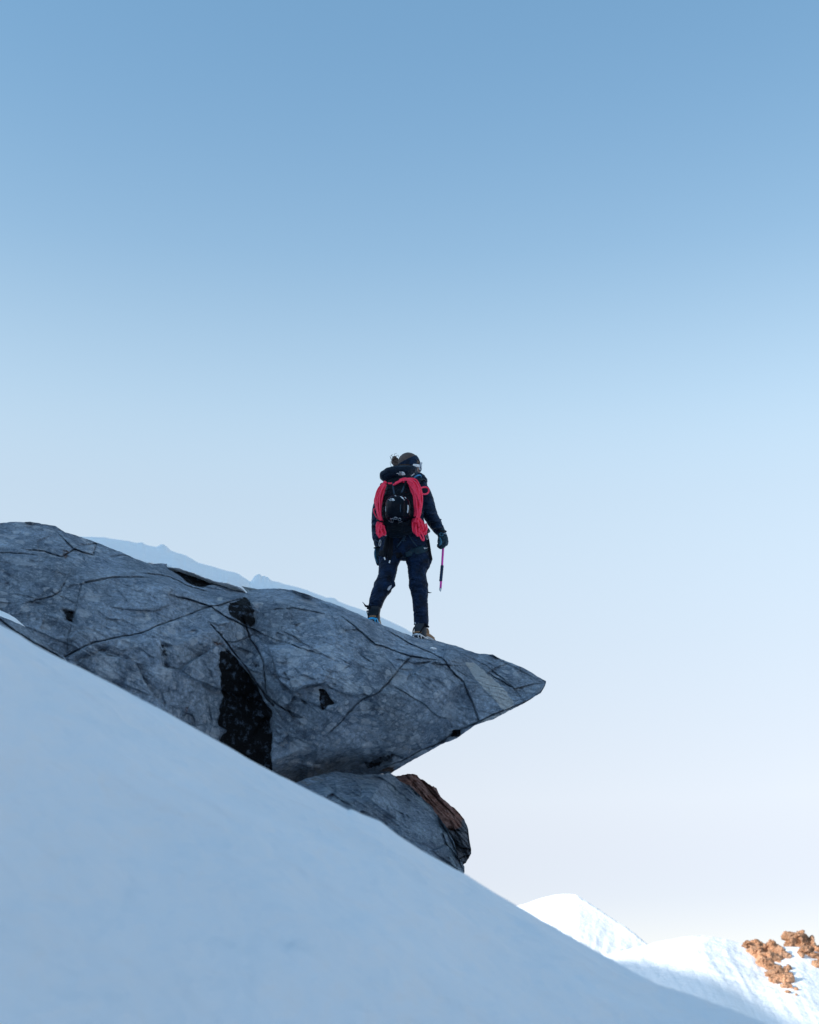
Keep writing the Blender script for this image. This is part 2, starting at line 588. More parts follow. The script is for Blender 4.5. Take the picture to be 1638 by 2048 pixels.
def hill(name, crest, rc, front_len, front_drop, label, amp, px0, px1, step, mat=M_snow_far, stria=None, behind=True):
    cx = np.array([a for a, b in crest], float); cy = np.array([b for a, b in crest], float)
    px = np.arange(px0, px1, step)
    cpy = np.interp(px, cx, cy) + fbm(px * .03, 0, front_len, 4) * 3.0
    az, te = az_el(px, cpy)
    s = np.concatenate([np.linspace(0, 1, 150), 1 + np.linspace(.02, 1.2, 14)])
    S, A = np.meshgrid(s, az, indexing='ij'); TE = np.broadcast_to(te, S.shape)
    PXg = np.broadcast_to(px, S.shape)
    rcv = rc(A) if callable(rc) else rc + 0 * A
    r = rcv - front_len * (1 - S)
    f = np.clip(1 - S, 0, 1)
    ker = np.hanning(int(150 / step) | 1); ker /= ker.sum(); hk = len(ker) // 2
    te_s = np.convolve(np.pad(te, hk, mode='edge'), ker, 'valid')
    mf = sm(0, .25, f)
    TE = TE * (1 - mf) + np.broadcast_to(te_s, S.shape) * mf
    zc = TE * rcv
    z = zc - front_drop * (f * .75 + .25 * f ** 2) - .06 * front_drop * f ** .5
    b = np.clip(S - 1, 0, None)
    z = z - front_drop * .8 * b ** 1.3
    x = r * np.sin(A); y = r * np.cos(A)
    fade = sm(0, .12, np.abs(1 - S))
    d = fbm(x * .12, y * .12, z * .12, 5) * amp * 1.2 + fbm(x * .8, y * .8, z * .8, 4, .6) * amp * .35
    if stria:
        a, fx, sl = stria
        lane = (PXg + sl * S * 100) * fx + 13.7
        d = d + a * fbm(lane, S * 1.6, 0.7, 5, ridged=True)
        d = d + a * .35 * fbm(lane * 4, S * 7, 2.7, 4)
    z = z + d * fade + fbm(x * .9, y * .9, z * .9, 3) * amp * .12
    V = np.stack([x, y, z], -1)
    me = mesh_np(name, V, grid_faces(len(s), len(px), flip=True))
    o = link(name, me, mat)
    tag(o, label, 'hill', kind='structure')
    return px, cpy


HILL1 = [(400, 1990), (900, 1850), (1031, 1813), (1055, 1806), (1080, 1797), (1105, 1790), (1130, 1787), (1155, 1791), (1170, 1800), (1195, 1816), (1220, 1834),
         (1250, 1852), (1270, 1867), (1295, 1888), (1340, 1915), (1500, 1970), (2200, 2100)]
HILL2 = [(500, 2060), (1150, 1925), (1240, 1902), (1298, 1888), (1330, 1880), (1370, 1873), (1410, 1871), (1450, 1878), (1490, 1888), (1530, 1898), (1560, 1893), (1600, 1894),
         (1638, 1905), (1720, 1930), (2400, 2000)]
hill('snow_hill', HILL1, lambda A: 150 - 105 * np.logaddexp(0, (A - .108) / .03) * .03 + 20 * np.logaddexp(0, (.095 - A) / .03) * .03, 42.0, 34.0, 'sunlit white snow peak with furrowed flank beyond the slope', .45, 400, 2200, 3, stria=(.32, .04, -1.6))
hill('snow_hill', HILL2, 86.0, 24.0, 11.5, 'rounded white snow shoulder with half its foot in shade', .30, 600, 2400, 3, stria=(.10, .03, 2.3))


def build_mountain():
    # the mountain behind and to the left of the photographer, whose shadow covers the foreground
    sh = Vector((math.sin(SUN_AZ), math.cos(SUN_AZ)))
    pr = Vector((-sh.y, sh.x))                      # perpendicular
    if pr.y > 0: pr = -pr
    a = np.linspace(14, 140, 60)                    # along the sun direction
    p = np.linspace(-100, 130, 130)
    A, Pp = np.meshgrid(a, p, indexing='ij')
    H = np.interp(Pp, [-100, -84, -75, -66, -60, -54, -46, -36, -10, 40, 90, 130], [0, 30, 36, 37, 35.8, 33.2, 30.1, 29, 33, 34, 26, 10])
    prof = np.where(A < 46, ((A - 14) / 32.0) ** 1.3, np.clip(1 - (A - 46) / 94.0, 0, 1) ** .8)
    x = sh.x * A + pr.x * Pp; y = sh.y * A + pr.y * Pp
    z = -3 + (H + 3) * prof + fbm(x * .05, y * .05, 1.1, 5) * (4 * sm(0, .5, prof) * sm(1.0, .8, prof) + .35)
    edge = sm(0, .05, prof)
    z = z * edge + (-14) * (1 - edge)
    V = np.stack([x, y, z], -1)
    me = mesh_np('mountain', V, grid_faces(len(a), len(p)))
    o = link('mountain', me, M_mount)
    tag(o, 'snow covered mountain flank behind the photographer', 'mountain', kind='structure')


MH = (24, 30, 33, 36)
build_mountain()


# ------------------------------------------------------------------ rocks
def pip(X, Y, poly):
    inside = np.zeros(X.shape, bool)
    n = len(poly)
    for i in range(n):
        x1, y1 = poly[i]; x2, y2 = poly[(i + 1) % n]
        if y1 == y2: continue
        c = ((y1 > Y) != (y2 > Y)) & (X < (x2 - x1) * (Y - y1) / (y2 - y1) + x1)
        inside ^= c
    return inside


def blur(A, n=1):
    for _ in range(n):
        B = np.pad(A, 1, mode='edge')
        A = (B[:-2, 1:-1] + B[2:, 1:-1] + B[1:-1, :-2] + B[1:-1, 2:] + 2 * B[1:-1, 1:-1]) / 6
    return A


def poly_dist(X, Y, pl):
    best = np.full(X.shape, 1e9); side = np.zeros(X.shape)
    for (x1, y1), (x2, y2) in zip(pl[:-1], pl[1:]):
        dx, dy = x2 - x1, y2 - y1
        L = dx * dx + dy * dy
        t = np.clip(((X - x1) * dx + (Y - y1) * dy) / L, 0, 1)
        d = np.hypot(X - x1 - t * dx, Y - y1 - t * dy)
        s = np.sign((X - x1) * dy - (Y - y1) * dx)
        m = d < best
        best = np.where(m, d, best); side = np.where(m, s, side)
    return best, side


def interp_ctrl(X, Y, ctrl):
    pts = [Vector((c[0], c[1])) for c in ctrl]
    res = geometry.delaunay_2d_cdt(pts, [], [], 0, 1e-6)
    vs, tris, orig = res[0], res[2], res[3]
    val = [np.mean([ctrl[i][2] for i in o]) if o else 0 for o in orig]
    Z = np.full(X.shape, np.nan)
    for t in tris:
        a, b, c = (vs[i] for i in t)
        det = (b.y - c.y) * (a.x - c.x) + (c.x - b.x) * (a.y - c.y)
        if abs(det) < 1e-9: continue
        l1 = ((b.y - c.y) * (X - c.x) + (c.x - b.x) * (Y - c.y)) / det
        l2 = ((c.y - a.y) * (X - c.x) + (a.x - c.x) * (Y - c.y)) / det
        l3 = 1 - l1 - l2
        m = (l1 >= -1e-4) & (l2 >= -1e-4) & (l3 >= -1e-4)
        Z[m] = (l1 * val[t[0]] + l2 * val[t[1]] + l3 * val[t[2]])[m]
    bad = np.isnan(Z)
    if bad.any():
        cx = np.array([c[0] for c in ctrl]); cy = np.array([c[1] for c in ctrl]); cz = np.array([c[2] for c in ctrl])
        bx = X[bad][:, None]; by = Y[bad][:, None]
        w = 1 / ((bx - cx) ** 2 + (by - cy) ** 2 + 1) ** 1.5
        Z[bad] = (w * cz).sum(1) / w.sum(1)
    return Z


def rock(name, top, bottom, ctrl, mat, label, px0, px1, step=2.0, rows=240, thick=2.2, rough_edge=2.5, amp=1.0,
         cracks=(), stains_shade=(), pales=(), browns=(), hollows=(), scale=1.0, flow=None, smooth=4, seed=0.0, strata=.02, cat='rock', plateau=True, edge_freq=.05):
    px = np.arange(px0, px1 + .1, step)
    tx, ty = np.array(top, float).T; bx, by = np.array(bottom, float).T
    n = (fbm(px * edge_freq, seed, .3, 5, .62)) * rough_edge * 2.2
    n2 = (fbm(px * edge_freq, seed + 7, 4.3, 5, .62)) * rough_edge * 2.8
    T = np.interp(px, tx, ty) + n
    B = np.interp(px, bx, by) + n2
    B = np.maximum(B, T + 1.5)
    t = np.linspace(0, 1, rows) ** 1.0
    TT, PXg = np.meshgrid(t, px, indexing='ij')
    PYg = T[None, :] * (1 - TT) + B[None, :] * TT
    Y = interp_ctrl(PXg, PYg, ctrl)
    Y = blur(Y, smooth)
    k = 0.0045 * scale
    X3 = PXg * k; Z3 = PYg * k
    fx, fz = X3, Z3
    if flow is not None:
        c, s = math.cos(flow), math.sin(flow)
        fx = (X3 * c + Z3 * s) * .45; fz = (-X3 * s + Z3 * c) * 1.5
    d = fbm(X3 * 1.1 + seed, Z3 * 1.1, seed, 5, .5) * .30 * amp
    d = d - np.maximum(fbm(fx * 2.3 + seed, fz * 2.3, seed + 3, 5, .55, ridged=True), 0) * .10 * amp
    d = d + fbm(fx * 7 + seed, fz * 7, seed + 5, 4, .6) * .045 * amp
    # chipped little planes
    q = fbm(fx * 3.1, fz * 3.1, seed + 8, 3)
    d = d + (np.round(q * 9) / 9 - q) * .10 * amp
    d = d + np.abs(fbm(fx * 1.2, fz * 9, seed + 4, 4)) * strata
    rs = np.random.RandomState(int(seed * 100))
    ang_ = 0.0 if flow is None else flow
    ca, sa = math.cos(ang_), math.sin(ang_)
    U = (PXg * ca + PYg * sa) * .5 + fbm(X3 * 2.5, Z3 * 2.5, seed + 41, 3) * 16; Vv = (-PXg * sa + PYg * ca) + fbm(X3 * 2.5, Z3 * 2.5, seed + 42, 3) * 16
    blocks = 0
    for nseed, off_, tilt in ((int(26 * (px1 - px0) / 500) + 6, .050, .0016), (int(150 * (px1 - px0) / 500) + 20, .016, .0016)):
        su = rs.uniform(U.min(), U.max(), nseed); sv_ = rs.uniform(Vv.min(), Vv.max(), nseed)
        so = rs.normal(0, off_, nseed); tu = rs.normal(0, tilt, nseed); tv = rs.normal(0, tilt, nseed)
        bestd = np.full(U.shape, 1e9); val = np.zeros(U.shape)
        for q_ in range(nseed):
            dd = (U - su[q_]) ** 2 + (Vv - sv_[q_]) ** 2
            m = dd < bestd
            bestd[m] = dd[m]
            val[m] = so[q_] + tu[q_] * (U[m] - su[q_]) + tv[q_] * (Vv[m] - sv_[q_])
        blocks = blocks + blur(val, 1)
    d = d + blocks * amp * np.clip(.55 + 1.6 * fbm(X3 * .9, Z3 * .9, seed + 50, 2), .1, 1.3)
    w1 = fbm(X3 * 3, Z3 * 3, seed + 20, 4) * 14; w2 = fbm(X3 * 3, Z3 * 3, seed + 30, 4) * 14
    j1 = fbm(X3 * 14, Z3 * 14, seed + 21, 3) * 8; j2 = fbm(X3 * 14, Z3 * 14, seed + 31, 3) * 8
    mask = np.zeros(X3.shape + (4,)); mask[..., 3] = 1
    wob = .5 + fbm(X3 * 5, Z3 * 5, seed + 11, 3) * 1.2
    for pl, wd, dep, stp in cracks:
        dist, side = poly_dist(PXg + w1 * .35 + j1 * .35, PYg + w2 * .35 + j2 * .35, pl)
        width = wd * .62 * np.clip(wob + .5, .3, 1.5)
        d = d + dep * .42 * np.exp(-(dist / width) ** 2) - .7 * stp * side * np.exp(-dist / 22.0)
        mask[..., 0] = np.maximum(mask[..., 0], min(.62, .06 + dep * 3.6) * np.exp(-(dist / np.maximum(width * .5, .85)) ** 2) * np.clip(.35 + wob * 1.3, .1, 1))  # crack lines darkened in the colour too, besides their relief
    for poly, dep in hollows:
        m = blur(pip(PXg + j1 * .4, PYg + j2 * .4, poly).astype(float), 2)
        d = d + dep * m
    for lst, ch in ((stains_shade, 0), (pales, 1), (browns, 2)):
        for poly, val in lst:
            m = blur(pip(PXg + w1 * .4 + j1, PYg + w2 * .3 + j2, poly).astype(float), 12)
            mask[..., ch] = np.maximum(mask[..., ch], m * val)
            if ch == 0: d = d + m * .05
    Y = Y + d
    V = Wn(PXg, PYg, Y)
    nr, nc = X3.shape
    # back of the stone: top plateau running away from the viewer, back wall, underside
    nb = 12
    crest = V[0]; bot = V[-1]
    h = np.clip((B - T) / 120.0, 0.02, 1)
    th = np.minimum(thick * h, .0048 * (B - T))
    back = []
    for i in range(1, nb):
        s = i / nb
        if s < .5 and plateau:
            u = s / .5
            p = crest + np.stack([0 * th, th * u, -.10 * th * u * u], -1)
        elif plateau:
            u = (s - .5) / .5
            e = crest + np.stack([0 * th, th, -.10 * th], -1)
            p = e * (1 - u) + bot * u + np.stack([0 * th, 0 * th, .15 * th * math.sin(math.pi * u)], -1)
        else:
            p = crest * (1 - s) + bot * s + np.stack([0 * th, th * math.sin(math.pi * s), 0 * th], -1)
        p = p + np.stack([0 * th, .1 * fbm(p[:, 0] * 2, p[:, 1] * 2, p[:, 2] * 2, 3), 0 * th], -1) * h[:, None]
        back.append(p)
    back = np.array(back)
    Vall = np.concatenate([V.reshape(-1, 3), back.reshape(-1, 3)])
    F = [grid_faces(nr, nc)]
    F.append(grid_faces(nb - 1, nc, base=nr * nc, flip=True))
    j = np.arange(nc - 1)
    b0 = nr * nc
    F.append(np.stack([j, b0 + j, b0 + j + 1, j + 1], 1)[:, ::1])            # crest join
    bl = b0 + (nb - 2) * nc
    F.append(np.stack([bl + j, (nr - 1) * nc + j, (nr - 1) * nc + j + 1, bl + j + 1], 1))
    me = mesh_np(name, Vall, np.concatenate(F))
    mk = np.zeros((len(Vall), 4)); mk[:nr * nc] = mask.reshape(-1, 4); mk[nr * nc:] = np.tile(mask[0], (nb - 1, 1)); mk[:, 3] = 1
    add_attr(me, mk)
    bm = bmesh.new(); bm.from_mesh(me)
    es = [e for e in bm.edges if e.is_boundary]
    bmesh.ops.holes_fill(bm, edges=es, sides=0)
    bmesh.ops.recalc_face_normals(bm, faces=bm.faces)
    bm.to_mesh(me); bm.free()
    me.update()
    c = Vall.reshape(-1, 3); base = ((c[:, 0].min() + c[:, 0].max()) / 2, c[:, 1].mean(), c[:, 2].min())
    o = link(name, me, mat, origin=base)
    return tag(o, label, cat)


def A3(pts, s=2.925, ox=0, oy=1000):
    return [(x / s + ox, y / s + oy) for x, y in pts]


def A4(pts): return A3(pts, 2.642, 500, 1150)


def A5(pts): return A3(pts, 4.765, 400, 1150)


ROCK_TOP = [(-90, 1054), (0, 1046), (30, 1044), (60, 1043), (110, 1052), (130, 1064), (165, 1075), (200, 1088), (240, 1103), (270, 1117), (300, 1128), (325, 1127),
            (335, 1128), (356, 1130), (374, 1136), (398, 1145), (427, 1157), (455, 1162), (479, 1168), (495, 1177), (505, 1180), (530, 1178), (560, 1177), (590, 1181), (610, 1187), (650, 1202), (680, 1212), (710, 1225),
            (740, 1239), (770, 1252), (790, 1259), (815, 1269), (830, 1275), (865, 1279), (890, 1286), (910, 1291), (935, 1301), (960, 1308), (985, 1309), (1000, 1317), (1020, 1325), (1045, 1335),
            (1065, 1346), (1080, 1355), (1092, 1362)]
ROCK_BOT = [(-90, 1270), (0, 1310), (150, 1400), (400, 1530), (560, 1615), (600, 1590), (640, 1566), (690, 1556), (735, 1553), (780, 1547), (800, 1535), (830, 1518), (880, 1490), (915, 1476),
            (950, 1450), (990, 1437), (1020, 1420), (1045, 1409), (1070, 1393), (1082, 1386), (1090, 1372), (1092, 1366)]
RIDGE = [(0, 1110, 10.75), (100, 1125, 10.8), (200, 1150, 10.9), (320, 1172, 11.0), (420, 1200, 11.2), (520, 1205, 11.45), (610, 1215, 11.45), (695, 1243, 11.35), (788, 1303, 11.25), (890, 1322, 11.3), (928, 1366, 11.3), (960, 1438, 11.15)]
CTRL = [(-100, 1054, 11.3), (0, 1040, 11.35), (110, 1048, 11.5), (240, 1099, 11.75), (330, 1130, 11.9), (500, 1174, 12.15), (560, 1172, 12.05), (660, 1204, 12.0), (745, 1236, 12.0),
        (850, 1274, 12.0), (960, 1303, 11.95), (1040, 1330, 11.85), (1094, 1362, 11.75), (1094, 1370, 11.75)] + RIDGE + [
    (-100, 1150, 10.5), (0, 1200, 10.35), (110, 1230, 10.3), (240, 1278, 10.45), (330, 1300, 10.5), (430, 1260, 10.85), (440, 1330, 10.9), (490, 1330, 11.15), (500, 1430, 11.2), (545, 1420, 11.0), (560, 1400, 10.9), (560, 1300, 11.0), (650, 1330, 10.85),
    (650, 1420, 10.75), (757, 1385, 10.85), (850, 1400, 11.05), (900, 1420, 11.3), (600, 1500, 11.1), (700, 1495, 11.2), (780, 1490, 11.3), (840, 1470, 11.4),
    (782, 1550, 11.85), (880, 1495, 11.75), (960, 1455, 11.2), (1020, 1425, 11.15), (1062, 1398, 11.4), (700, 1556, 12.1), (600, 1570, 11.9), (700, 1530, 11.7), (620, 1540, 11.5), (450, 1560, 11.0), (300, 1460, 10.5), (150, 1400, 10.3), (0, 1320, 10.2), (-100, 1270, 10.2), (560, 1630, 11.3)]
CRACKS = [
    (A3([(0, 305), (110, 310), (210, 320)]), 1.8, .06, .01),
    (A3([(500, 480), (590, 460), (680, 450), (830, 450)]), 2.2, .10, .02),
    (A3([(475, 490), (440, 650), (400, 800), (400, 890)]), 1.6, .05, .01),
    (A3([(385, 915), (480, 865), (560, 830), (700, 805), (830, 780), (930, 735), (1060, 690), (1170, 645), (1240, 620)]), 2.0, .12, -.035),
    (A3([(1060, 570), (1230, 620), (1330, 690), (1440, 740), (1510, 770)]), 2.2, .12, .03),
    (A3([(200, 590), (300, 565), (350, 530), (375, 485)]), 1.6, .07, .01),
    (A3([(380, 235), (430, 290), (480, 305), (545, 320), (560, 255), (480, 265)]), 2.5, .12, .03),
    (A3([(190, 290), (260, 300), (360, 340), (430, 290)]), 2.2, .09, .02),
    (A3([(650, 330), (720, 325), (770, 335)]), 1.6, .06, .01),
    (A3([(370, 640), (430, 660), (440, 720), (380, 700)]), 5, .10, 0),
    (A3([(450, 930), (520, 900), (620, 870)]), 7, .10, 0),
    (A5([(100, 475), (180, 560), (260, 660), (340, 770), (430, 880), (540, 1040), (640, 1180), (700, 1260)]), 2.4, .16, -.05),
    (A5([(440, 480), (490, 620), (560, 720), (610, 850), (625, 1080), (640, 1150), (740, 1240), (860, 1300)]), 2.0, .13, .04),
    (A5([(100, 295), (200, 285), (290, 250), (380, 225)]), 1.8, .10, .03),
    (A5([(250, 640), (330, 640), (420, 610), (520, 560)]), 1.5, .06, .01),
    (A5([(850, 660), (960, 700)]), 2.2, .08, 0), (A5([(800, 940), (850, 1000)]), 3, .07, 0),
    (A4([(515, 240), (600, 310), (660, 360), (760, 400), (840, 425), (910, 435)]), 1.9, .10, .035),
    (A4([(780, 325), (860, 370), (950, 405), (1030, 450), (1060, 500), (1130, 570), (1180, 680), (1215, 770)]), 1.9, .10, .035),
    (A4([(835, 445), (770, 520), (680, 620), (590, 660), (520, 730), (480, 780), (420, 830)]), 1.8, .09, -.02),
    (A4([(740, 460), (775, 510)]), 1.4, .06, 0), (A4([(780, 600), (860, 650), (930, 690), (980, 740), (1040, 755)]), 1.3, .05, .01),
    (A4([(210, 365), (310, 400), (380, 420)]), 1.5, .06, .01), (A4([(470, 440), (540, 470), (500, 490)]), 2.5, .05, 0),
    (A4([(1010, 470), (1060, 475)]), 2.2, .07, .02), (A4([(1280, 510), (1320, 535)]), 2.4, .07, 0),
    (A4([(1200, 780), (1110, 820), (1020, 880), (960, 905)]), 3.0, .10, .03),
    (A4([(590, 990), (660, 960), (740, 935), (800, 960)]), 6, .12, .02), (A4([(700, 1010), (800, 980), (900, 925)]), 2.5, .10, .03),
    (A4([(1215, 770), (1280, 735), (1380, 700), (1470, 660)]), 1.6, .05, .03),
    (A4([(1300, 440), (1400, 490), (1500, 545)]), 1.2, .03, .01), (A4([(1090, 400), (1250, 480), (1390, 590), (1440, 660)]), 1.1, .03, .01),
    (A4([(130, 180), (230, 170), (330, 190), (420, 215)]), 1.6, .05, .01), (A4([(200, 80), (320, 110), (400, 160)]), 1.6, .04, .02),
    (A3([(880, 430), (1000, 450), (1100, 500), (1170, 520)]), 3.0, .10, .03), (A3([(1200, 480), (1290, 500), (1330, 520)]), 3.5, .10, .02),
]
STAINS_SHADE = [(A5([(180, 730), (270, 720), (340, 790), (400, 880), (480, 960), (530, 1040), (600, 1180), (690, 1300), (660, 1380), (680, 1500), (690, 1620), (670, 1700), (700, 1830), (690, 2300),
               (190, 2300), (190, 1540), (260, 1480), (170, 1440), (190, 1250), (215, 1150), (190, 1020), (175, 850)]), 1.0),
          (A5([(270, 290), (370, 230), (430, 205), (480, 250), (510, 330), (525, 450), (500, 500), (400, 460), (320, 420), (265, 370)]), 1.0),
          (A4([(365, 590), (400, 605), (420, 650), (455, 680), (410, 695), (385, 725), (368, 690)]), 1.0),
          (A3([(370, 640), (440, 655), (425, 725), (380, 700)]), .75),
          (A5([(500, 840), (550, 840), (560, 880), (510, 900)]), .6), (A4([(590, 990), (680, 960), (760, 935), (750, 975), (620, 1030)]), .62),  # last polygon: shading along the underside edge, painted as dark colour
          (A3([(930, 840), (990, 850), (985, 990), (950, 990)]), .5), (A4([(1075, 815), (1125, 810), (1110, 850), (1060, 860)]), .8),
          (A3([(975, 385), (1100, 405), (1250, 460), (1430, 520), (1420, 535), (1330, 510), (1240, 485), (1170, 500), (1100, 465), (1050, 425), (940, 330)]), 1.0)]
STAINS_SHADE[-1] = ([(325, 1110), (420, 1128), (505, 1158), (493, 1181), (469, 1180), (445, 1170), (427, 1167), (408, 1173), (392, 1173), (371, 1163), (353, 1147), (335, 1138)], 1.0)  # shade of the hollow under the snow bank, painted black

PALES = [(A4([(1135, 460), (1180, 465), (1290, 550), (1350, 620), (1395, 690), (1350, 715), (1290, 650), (1200, 560)]), 1.45),
         (A3([(1270, 570), (1305, 565), (1310, 590), (1280, 595)]), .9), (A3([(840, 650), (880, 650), (885, 700), (860, 720), (845, 690)]), .6),
         (A4([(1210, 770), (1300, 735), (1400, 700), (1390, 712), (1300, 755), (1220, 800)]), .55)]
BROWNS = [(A3([(355, 290), (410, 290), (405, 350), (375, 355)]), .55), (A5([(550, 1150), (580, 1150), (590, 1320), (560, 1320)]), .8),
          (A5([(100, 620), (240, 640), (200, 690), (120, 680)]), .5), (A5([(530, 940), (600, 920), (570, 1000)]), .5), (A4([(660, 1030), (760, 1000), (760, 1035), (690, 1045)]), .7),
          (A3([(1070, 1200), (1120, 1190), (1110, 1250), (1080, 1270)]), .5), (A3([(150, 630), (200, 640), (170, 670)]), .5), (A4([(640, 365), (690, 385), (680, 400)]), .6)]
HOLLOWS = [([(325, 1110), (420, 1128), (505, 1158), (493, 1181), (469, 1180), (445, 1170), (427, 1167), (408, 1173), (392, 1173), (371, 1163), (353, 1147), (335, 1138)], .14)]
ledge = rock('rock_ledge', ROCK_TOP, ROCK_BOT, CTRL, M_rock, 'huge grey overhanging rock ledge with pointed tip and black wet streaks', -90, 1092, 1.5, 350, thick=2.6,
             cracks=CRACKS, stains_shade=STAINS_SHADE, pales=PALES, browns=BROWNS, hollows=HOLLOWS, amp=.72, flow=R(24), seed=1.7, rough_edge=1.6)

LOW_TOP = [(530, 1590), (587, 1568), (613, 1557), (640, 1550), (670, 1542), (697, 1547), (727, 1549), (755, 1549), (780, 1545), (799, 1562), (833, 1585), (863, 1615), (890, 1650), (909, 1687), (916, 1714), (930, 1735)]
LOW_BOT = [(530, 1640), (560, 1640), (640, 1660), (760, 1700), (841, 1760), (900, 1765), (920, 1755), (926, 1752), (930, 1742)]
rock('boulder', LOW_TOP, LOW_BOT,
     [(520, 1590, 11.2), (600, 1558, 11.25), (670, 1538, 11.3), (780, 1540, 11.6), (800, 1558, 11.75), (863, 1611, 11.8), (909, 1683, 11.85), (932, 1733, 11.9), (932, 1745, 11.9),
      (560, 1640, 10.7), (640, 1600, 10.8), (740, 1600, 10.95), (800, 1640, 11.25), (860, 1690, 11.4), (700, 1690, 10.8), (800, 1730, 10.9), (880, 1765, 11.3), (640, 1665, 10.8)],
     M_rock_low, 'smooth blue grey boulder wedged under the big rock ledge', 530, 930, 1.5, 170, thick=1.2, amp=.75, flow=R(38), seed=5.3, rough_edge=2.2, strata=.09,
     pales=[(A4([(250, 1095), (330, 1070), (420, 1050), (400, 1090), (300, 1120)]), .5), (A4([(470, 1050), (600, 1065), (740, 1060), (700, 1090), (560, 1085)]), .42), (A4([(1020, 1360), (1070, 1380), (1050, 1420)]), .45)],
     cracks=[(A4([(960, 1240), (900, 1180), (820, 1110)]), 1.5, .05, .03), (A4([(1030, 1330), (1070, 1420), (1110, 1520)]), 1.8, .05, .03)])

RED_TOP = [(760, 1560), (780, 1551), (799, 1551), (829, 1547), (841, 1557), (855, 1566), (873, 1578), (882, 1593), (901, 1610), (920, 1627), (930, 1643), (936, 1655), (939, 1680), (943, 1702)]
RED_BOT = [(760, 1580), (820, 1620), (870, 1670), (900, 1725), (920, 1738), (928, 1730), (934, 1722), (939, 1714), (943, 1706)]
rock('rusty_boulder', RED_TOP, RED_BOT,
     [(750, 1560, 12.4), (829, 1543, 12.5), (873, 1574, 12.5), (920, 1623, 12.5), (939, 1652, 12.45), (945, 1704, 12.4), (800, 1575, 12.1), (850, 1610, 12.1), (885, 1650, 12.1), (915, 1690, 12.05), (900, 1640, 12.2),
      (925, 1665, 12.15), (820, 1630, 12.0), (870, 1680, 12.0), (920, 1740, 12.1)],
     M_rock_red, 'rough rust brown and grey boulder jutting out behind the smooth boulder', 760, 943, 1.2, 140, thick=1.0, amp=1.6, flow=R(48), seed=9.1, rough_edge=3.6, strata=.25, edge_freq=.12,
     browns=[(A4([(720, 1040), (860, 1040), (960, 1100), (1050, 1200), (1130, 1280), (1115, 1340), (1060, 1350), (1030, 1330), (960, 1220), (850, 1120)]), .85)],
     pales=[(A4([(900, 1110), (960, 1130), (1080, 1230), (1110, 1290), (1070, 1330), (1010, 1290), (960, 1200)]), .52)],
     cracks=[(A4([(1050, 1340), (1100, 1350), (1150, 1370)]), 3, .12, .03), (A4([(1070, 1400), (1110, 1440), (1160, 1450)]), 3, .12, .05), (A4([(1100, 1500), (1150, 1480)]), 3, .12, .03), (A4([(900, 1070), (960, 1150), (1050, 1240)]), 2, .06, .03)])

# low stone at the left edge, with a snow patch above it
rock('low_stone', A3([(-200, 560), (0, 680), (60, 700), (150, 745), (220, 800), (300, 860), (380, 925)]), A3([(-200, 760), (0, 880), (150, 950), (300, 1010), (380, 1000)]),
     [(-70, 1190, 9.2), (0, 1230, 9.2), (60, 1260, 9.3), (130, 1312, 9.5), (-70, 1260, 8.6), (0, 1300, 8.7), (100, 1345, 9.0), (130, 1345, 9.2)],
     M_rock, 'low dark stone edge poking from the snow at left', -68, 130, 2.0, 50, thick=.5, amp=.4, flow=R(28), seed=3.3, rough_edge=1.6, plateau=False,
     cracks=[(A3([(0, 700), (90, 770), (230, 850), (330, 905)]), 2.2, .08, .03)], stains_shade=[(A3([(80, 760), (120, 765), (110, 785), (80, 780)]), .8)])


# snow bank lying on the ledge, behind its crest
def snow_band(name, topc, botc, ylo, yhi, label, px0, px1, bumps=(), rows=46, mat=M_snow_bank, seed=0., wob=1.0, step=2.0, back=1.6):
    px = np.arange(px0, px1 + .1, step)
    T = np.interp(px, *np.array(topc, float).T) + fbm(px * .05, seed, .2, 4) * 4 * wob
    BMP = 0 * px
    for bx_, w_, h_ in bumps:
        BMP = BMP + h_ * np.exp(-(np.abs(px - bx_) / w_) ** 3) * (1 + .9 * fbm(px * .16, seed, 3.3, 3))
    Bq = np.interp(px, *np.array(botc, float).T) + fbm(px * .12, seed, 8.2, 4) * 5 * wob
    Bq = np.maximum(Bq, T + 1)
    t = np.linspace(0, 1, rows)
    TT, PXg = np.meshgrid(t, px, indexing='ij')
    PY = T * (1 - TT) + Bq * TT - BMP * (1 - TT) ** 6
    bulge = (1 - (2 * (1 - TT) - 1) ** 2)
    lo = np.interp(px, [a for a, b in ylo], [b for a, b in ylo]); hi = np.interp(px, [a for a, b in yhi], [b for a, b in yhi])
    Y = hi * (1 - TT) ** 1.8 + lo * (1 - (1 - TT) ** 1.8) + fbm(PXg * .03, PY * .03, seed, 5) * .16 + fbm(PXg * .14, PY * .14, seed + 3, 3) * .04
    V = Wn(PXg, PY, Y)
    nb = 8
    bk = []
    for i in range(1, nb + 1):
        u = i / nb
        bk.append(V[0] + np.stack([0 * px, back * u + 0 * px, -.5 * back * u ** 1.4 + 0 * px], -1))
    for i in range(1, 4):
        u = i / 4
        bk.append(bk[nb - 1] * (1 - u) + (V[-1] + np.array([0, .1, -.15])) * u)
    Vall = np.concatenate([np.array(bk)[::-1].reshape(-1, 3), V.reshape(-1, 3)])
    nr = len(bk) + rows
    F = grid_faces(nr, len(px))
    me = mesh_np(name, Vall, F)
    bm = bmesh.new(); bm.from_mesh(me)
    bmesh.ops.holes_fill(bm, edges=[e for e in bm.edges if e.is_boundary], sides=0)
    bmesh.ops.recalc_face_normals(bm, faces=bm.faces); bm.to_mesh(me); bm.free()
    o = link(name, me, mat, origin=Vall.mean(0))
    return tag(o, label, 'snow')


def crest_bot(off, pts=ROCK_TOP): return [(a, b + off) for a, b in pts]


